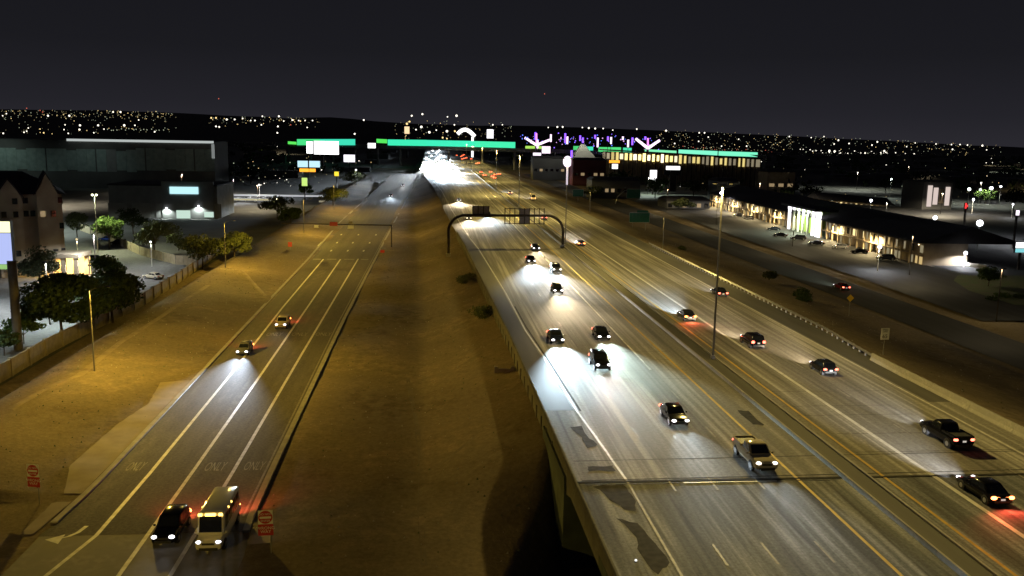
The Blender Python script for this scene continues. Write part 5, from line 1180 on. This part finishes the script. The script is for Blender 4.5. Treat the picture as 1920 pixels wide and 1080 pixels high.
# scattered city lights: many small lamps across the plain, nobody could count them
CL = [glow('city_white', (1, .93, .78), 2.2), glow('city_amber', (1, .72, .3), 1.6), glow('city_dim', (.9, 1, .7), .55), glow('city_red', (1, .2, .12), .8), glow('city_dim_amber', (1, .85, .45), .35)]
b = MB(); rng = random.Random(12)
def hillz(px, py, Y): return atY(px, py, Y)
def dot(px, py, rpx, mt, Y=None):
    Y = Y or rng.uniform(2400, 3400); p = atY(px, py, Y); r = rpx*.72*Y/F_PX
    b.ball(p, r, mt, 6, 4)
for px, py, r in [(5, 217, 2), (12, 213, 2), (6, 250, 2.5), (45, 248, 2.2), (50, 246, 2), (53, 240, 2), (90, 217, 3), (130, 217, 3.2), (150, 235, 3.2), (149, 243, 3), (122, 234, 2), (120, 243, 2), (128, 250, 2.2), (184, 235, 3), (195, 242, 2), (176, 249, 2), (212, 210, 2.5), (226, 210, 3), (233, 235, 3.5), (253, 235, 2.2), (260, 225, 2), (290, 247, 2.5), (405, 237, 2.6), (411, 238, 2.6), (425, 224, 3), (440, 224, 2.6), (455, 222, 2.2), (470, 226, 2.2), (478, 226, 2.5), (492, 218, 2.4), (523, 218, 3), (521, 237, 2.8), (520, 249, 2.6), (490, 234, 2.2), (532, 227, 2.2), (548, 225, 2.6), (560, 226, 2), (572, 226, 2), (586, 226, 2.2), (576, 239, 2), (682, 225, 2.8), (665, 251, 3), (772, 217, 3), (792, 214, 3.2), (856, 217, 3.8), (839, 219, 2.2), (790, 238, 4), (805, 248, 4), (838, 246, 4), (780, 243, 2.5), (818, 244, 2.2), (852, 234, 2.4), (924, 234, 2.4), (942, 234, 2), (1028, 239, 2), (1045, 238, 3), (1055, 238, 3), (1092, 239, 2.2), (1104, 240, 3), (1116, 241, 3), (1131, 241, 2.4), (1149, 244, 2), (1194, 242, 2.5), (1249, 245, 3.2), (1311, 249, 2.4), (1321, 249, 2.6), (1328, 257, 2.2), (1310, 265, 2.2), (1265, 269, 2.4), (1353, 274, 2.2), (1385, 261, 2), (1400, 274, 2.4), (1480, 256, 2.4), (1521, 258, 2), (1545, 256, 2), (1572, 263, 3), (1592, 269, 2.5), (1564, 270, 2.4), (1645, 266, 3), (1635, 272, 2.6), (1518, 288, 2.4), (1545, 296, 2.4), (1575, 297, 2.4), (1600, 297, 2.2), (1622, 287, 2.8), (1634, 285, 3), (1651, 287, 3.4), (1658, 283, 3.4), (1663, 288, 3), (1702, 289, 3), (1714, 289, 3), (1728, 294, 3), (1700, 275, 2), (1716, 268, 2), (1755, 270, 2.4), (1784, 271, 2.4), (1786, 280, 2.8), (1800, 271, 2.4), (1814, 272, 2.4), (1842, 273, 3.4), (1850, 281, 2), (1555, 283, 4), (1565, 284, 4), (1574, 284, 3.4), (1540, 283, 2.6), (1530, 283, 2.4)]:
    dot(px, py, r*.75, CL[0])
for px, py in [(50, 203), (410, 185), (75, 207), (165, 222), (545, 234), (1021, 176), (80, 210)]: dot(px, py, 1.3, CL[3], 6000 if py < 230 else None)
for px, py, r in [(82, 249, 2.6), (75, 242, 2), (763, 232, 4), (762, 240, 5), (768, 228, 3), (762, 254, 2.6), (853, 246, 3.4), (830, 258, 3.2), (838, 260, 2.6), (396, 221, 3), (405, 221, 3), (550, 225, 2.5), (563, 227, 2.4)]: dot(px, py, r*.7, CL[1])
for i in range(820):
    u = rng.random()
    if u < .30: px = rng.uniform(0, 330); py = 205+px*.012+abs(rng.gauss(0, 1))*9 if rng.random() < .55 else rng.uniform(212, 252)
    elif u < .42: px = rng.uniform(390, 600); py = 219+abs(rng.gauss(0, 1))*8
    elif u < .55: px = rng.uniform(740, 960); py = rng.uniform(226, 262)
    elif u < .75: px = rng.uniform(1230, 1500); py = 240+(px-1200)*.045+rng.uniform(0, 36)
    else: px = rng.uniform(1440, 1880); py = 250+(px-1440)*.05+abs(rng.gauss(0, 20))
    dot(px, py, rng.uniform(.45, 1.0), rng.choice((CL[2], CL[2], CL[2], CL[4], CL[4], CL[4], CL[4], CL[1], CL[1])))
for i in range(230):                           # porch, window and yard lights of the near districts
    u = rng.random()
    if u < .34: px, py = rng.uniform(410, 700), rng.uniform(292, 350)
    elif u < .62: px, py = rng.uniform(1060, 1480), rng.uniform(300, 350)
    elif u < .9: px, py = rng.uniform(1450, 1915), rng.uniform(298, 385)
    else: px, py = rng.uniform(230, 420), rng.uniform(262, 335)
    q = at(px, py, 4.0)
    if -60 < q.x < 108: continue
    dot(px, py, rng.uniform(.5, 1.25), rng.choice((CL[2], CL[2], CL[4], CL[4], CL[1], CL[0], CL[2])), q.y)
for px in range(200, 310, 7): dot(px+rng.uniform(-2, 2), 243+rng.uniform(-2, 2), 1.2, CL[2])
for px in range(60, 330, 9): dot(px+rng.uniform(-3, 3), 217+rng.uniform(-4, 4), 1.0, CL[4])
for px in range(1280, 1450, 5): dot(px+rng.uniform(-2, 2), 276+(px-1280)*.05+rng.uniform(-2, 2), 1.0, CL[rng.choice((2, 3, 4))])
for px in range(1500, 1770, 6): dot(px+rng.uniform(-2, 2), 282+(px-1500)*.04+rng.uniform(-3, 3), rng.uniform(.8, 1.6), CL[rng.choice((0, 0, 2))])
CV = [glow('park_violet', (.25, .12, 1), 2.2), glow('park_pink', (.9, .5, 1), 1.3), glow('park_blue', (.1, .2, 1), 1.8)]
for i in range(90):
    px = rng.uniform(975, 1235); dot(px, 262+(px-975)*.02+rng.gauss(0, 6), rng.uniform(.7, 1.7), rng.choice(CV), rng.uniform(760, 900))
struct(b.build('city_lights'), 'stuff')
# special bright shapes near the bridge end of the freeway
t = thing('lit_archway', 'white glowing arched roof right of the freeway end', 'canopy', (0, 0, 0)); d = MB(); pts = [atY(858+32*i/10, 256-13*math.sin(math.pi*min(1, .12+.88*i/10)), 1250) for i in range(11)]
d.path(pts, 2.6, GWH, 8); d.build('glowing_roof', t)
d = MB(); q = atY(886, 262, 1250); d.tube((q.x, q.y, 0), (q.x, q.y, q.z+4), 1.5, 1.5, GWH, 8); d.build('column', t)
t = box_sign(919, 251, 1250, 12, 16, glow('lilac2', (.95, .92, 1), 2), 'white glowing tower sign standing right of the lit archway', legw=2)
box_sign(763, 244, 1300, 9, 13, glow('amber_tower', (1, .7, .4), 1.2), 'amber lit tower left of the headlight blaze', legw=2)
# dark rooftops and tree masses that break up the plain
b = MB(); k = b.m(M_DIM); rng = random.Random(77)
for i in range(420):
    Y = rng.uniform(650, 3200); X_ = rng.uniform(-.75, .85)*Y
    if -60 < X_ < 100: continue
    w, dd, h = rng.uniform(10, 40), rng.uniform(10, 40), rng.uniform(3, 8)
    b.box((X_, Y, h/2), (w, dd, h), M_DIM, rng.uniform(-.1, .1))
struct(b.build('distant_rooftops'), 'stuff')
rng = random.Random(78)
b = MB(); k = b.m(M_LEAF[0])
for i in range(520):
    Y = rng.uniform(480, 2200); X_ = rng.uniform(-.72, .85)*Y
    if -70 < X_ < 110 or (X_ < 0 and Y < 620) or (100 < X_ < 160 and Y < 480): continue
    r = rng.uniform(3, 8)
    for q in range(26):
        p = Vector((X_+rng.gauss(0, r*.5), Y+rng.gauss(0, r*.5), r*.9+rng.gauss(0, r*.35))); s_ = r*.28; u = Vector((rng.gauss(0, 1), rng.gauss(0, 1), rng.gauss(0, 1))).normalized(); v = u.orthogonal().normalized(); n = len(b.v)
        b.v += [tuple(p-u*s_), tuple(p+v*s_), tuple(p+u*s_), tuple(p-v*s_)]; b.f.append([n, n+1, n+2, n+3]); b.mi.append(k)
struct(b.build('distant_trees'), 'stuff')

# street lamps added to brighten the dark districts, too far to tell apart
rng = random.Random(15)
d = MB(); d.tube((0, 0, 0), (0, 0, 12), .2, .15, M_DARKST, 6); pm = d.mesh('pole')
d = MB(); d.ball((0, 0, 12), (.55, .55, .35), CL[0], 8, 5); bm_ = d.mesh('bulb')
for i in range(30):
    if i < 15: Y = rng.uniform(300, 1500); X_ = -Y*rng.uniform(.12, .62)-60
    else: Y = rng.uniform(330, 1500); X_ = Y*rng.uniform(.16, .75)+95
    t = thing('fill_street_lamp', 'added distant street lamp brightening the dark district ' + ('left of the freeway' if X_ < 0 else 'right of the freeway'), 'street lamp', (X_, Y, 0), 0, 'added distant street lamps ' + ('left' if X_ < 0 else 'right'))
    for nm, me in (('pole', pm), ('bulb', bm_)):
        o = bpy.data.objects.new(nm, me); COL.objects.link(o); o.parent = t
    spot('lamp_light', t, (0, 0, 11.5), rng.uniform(9000, 18000), rng.choice(((1, .8, .5), (.95, 1, .85), (1, .7, .3))), 168, .4, radius=.4, bat=2.0)
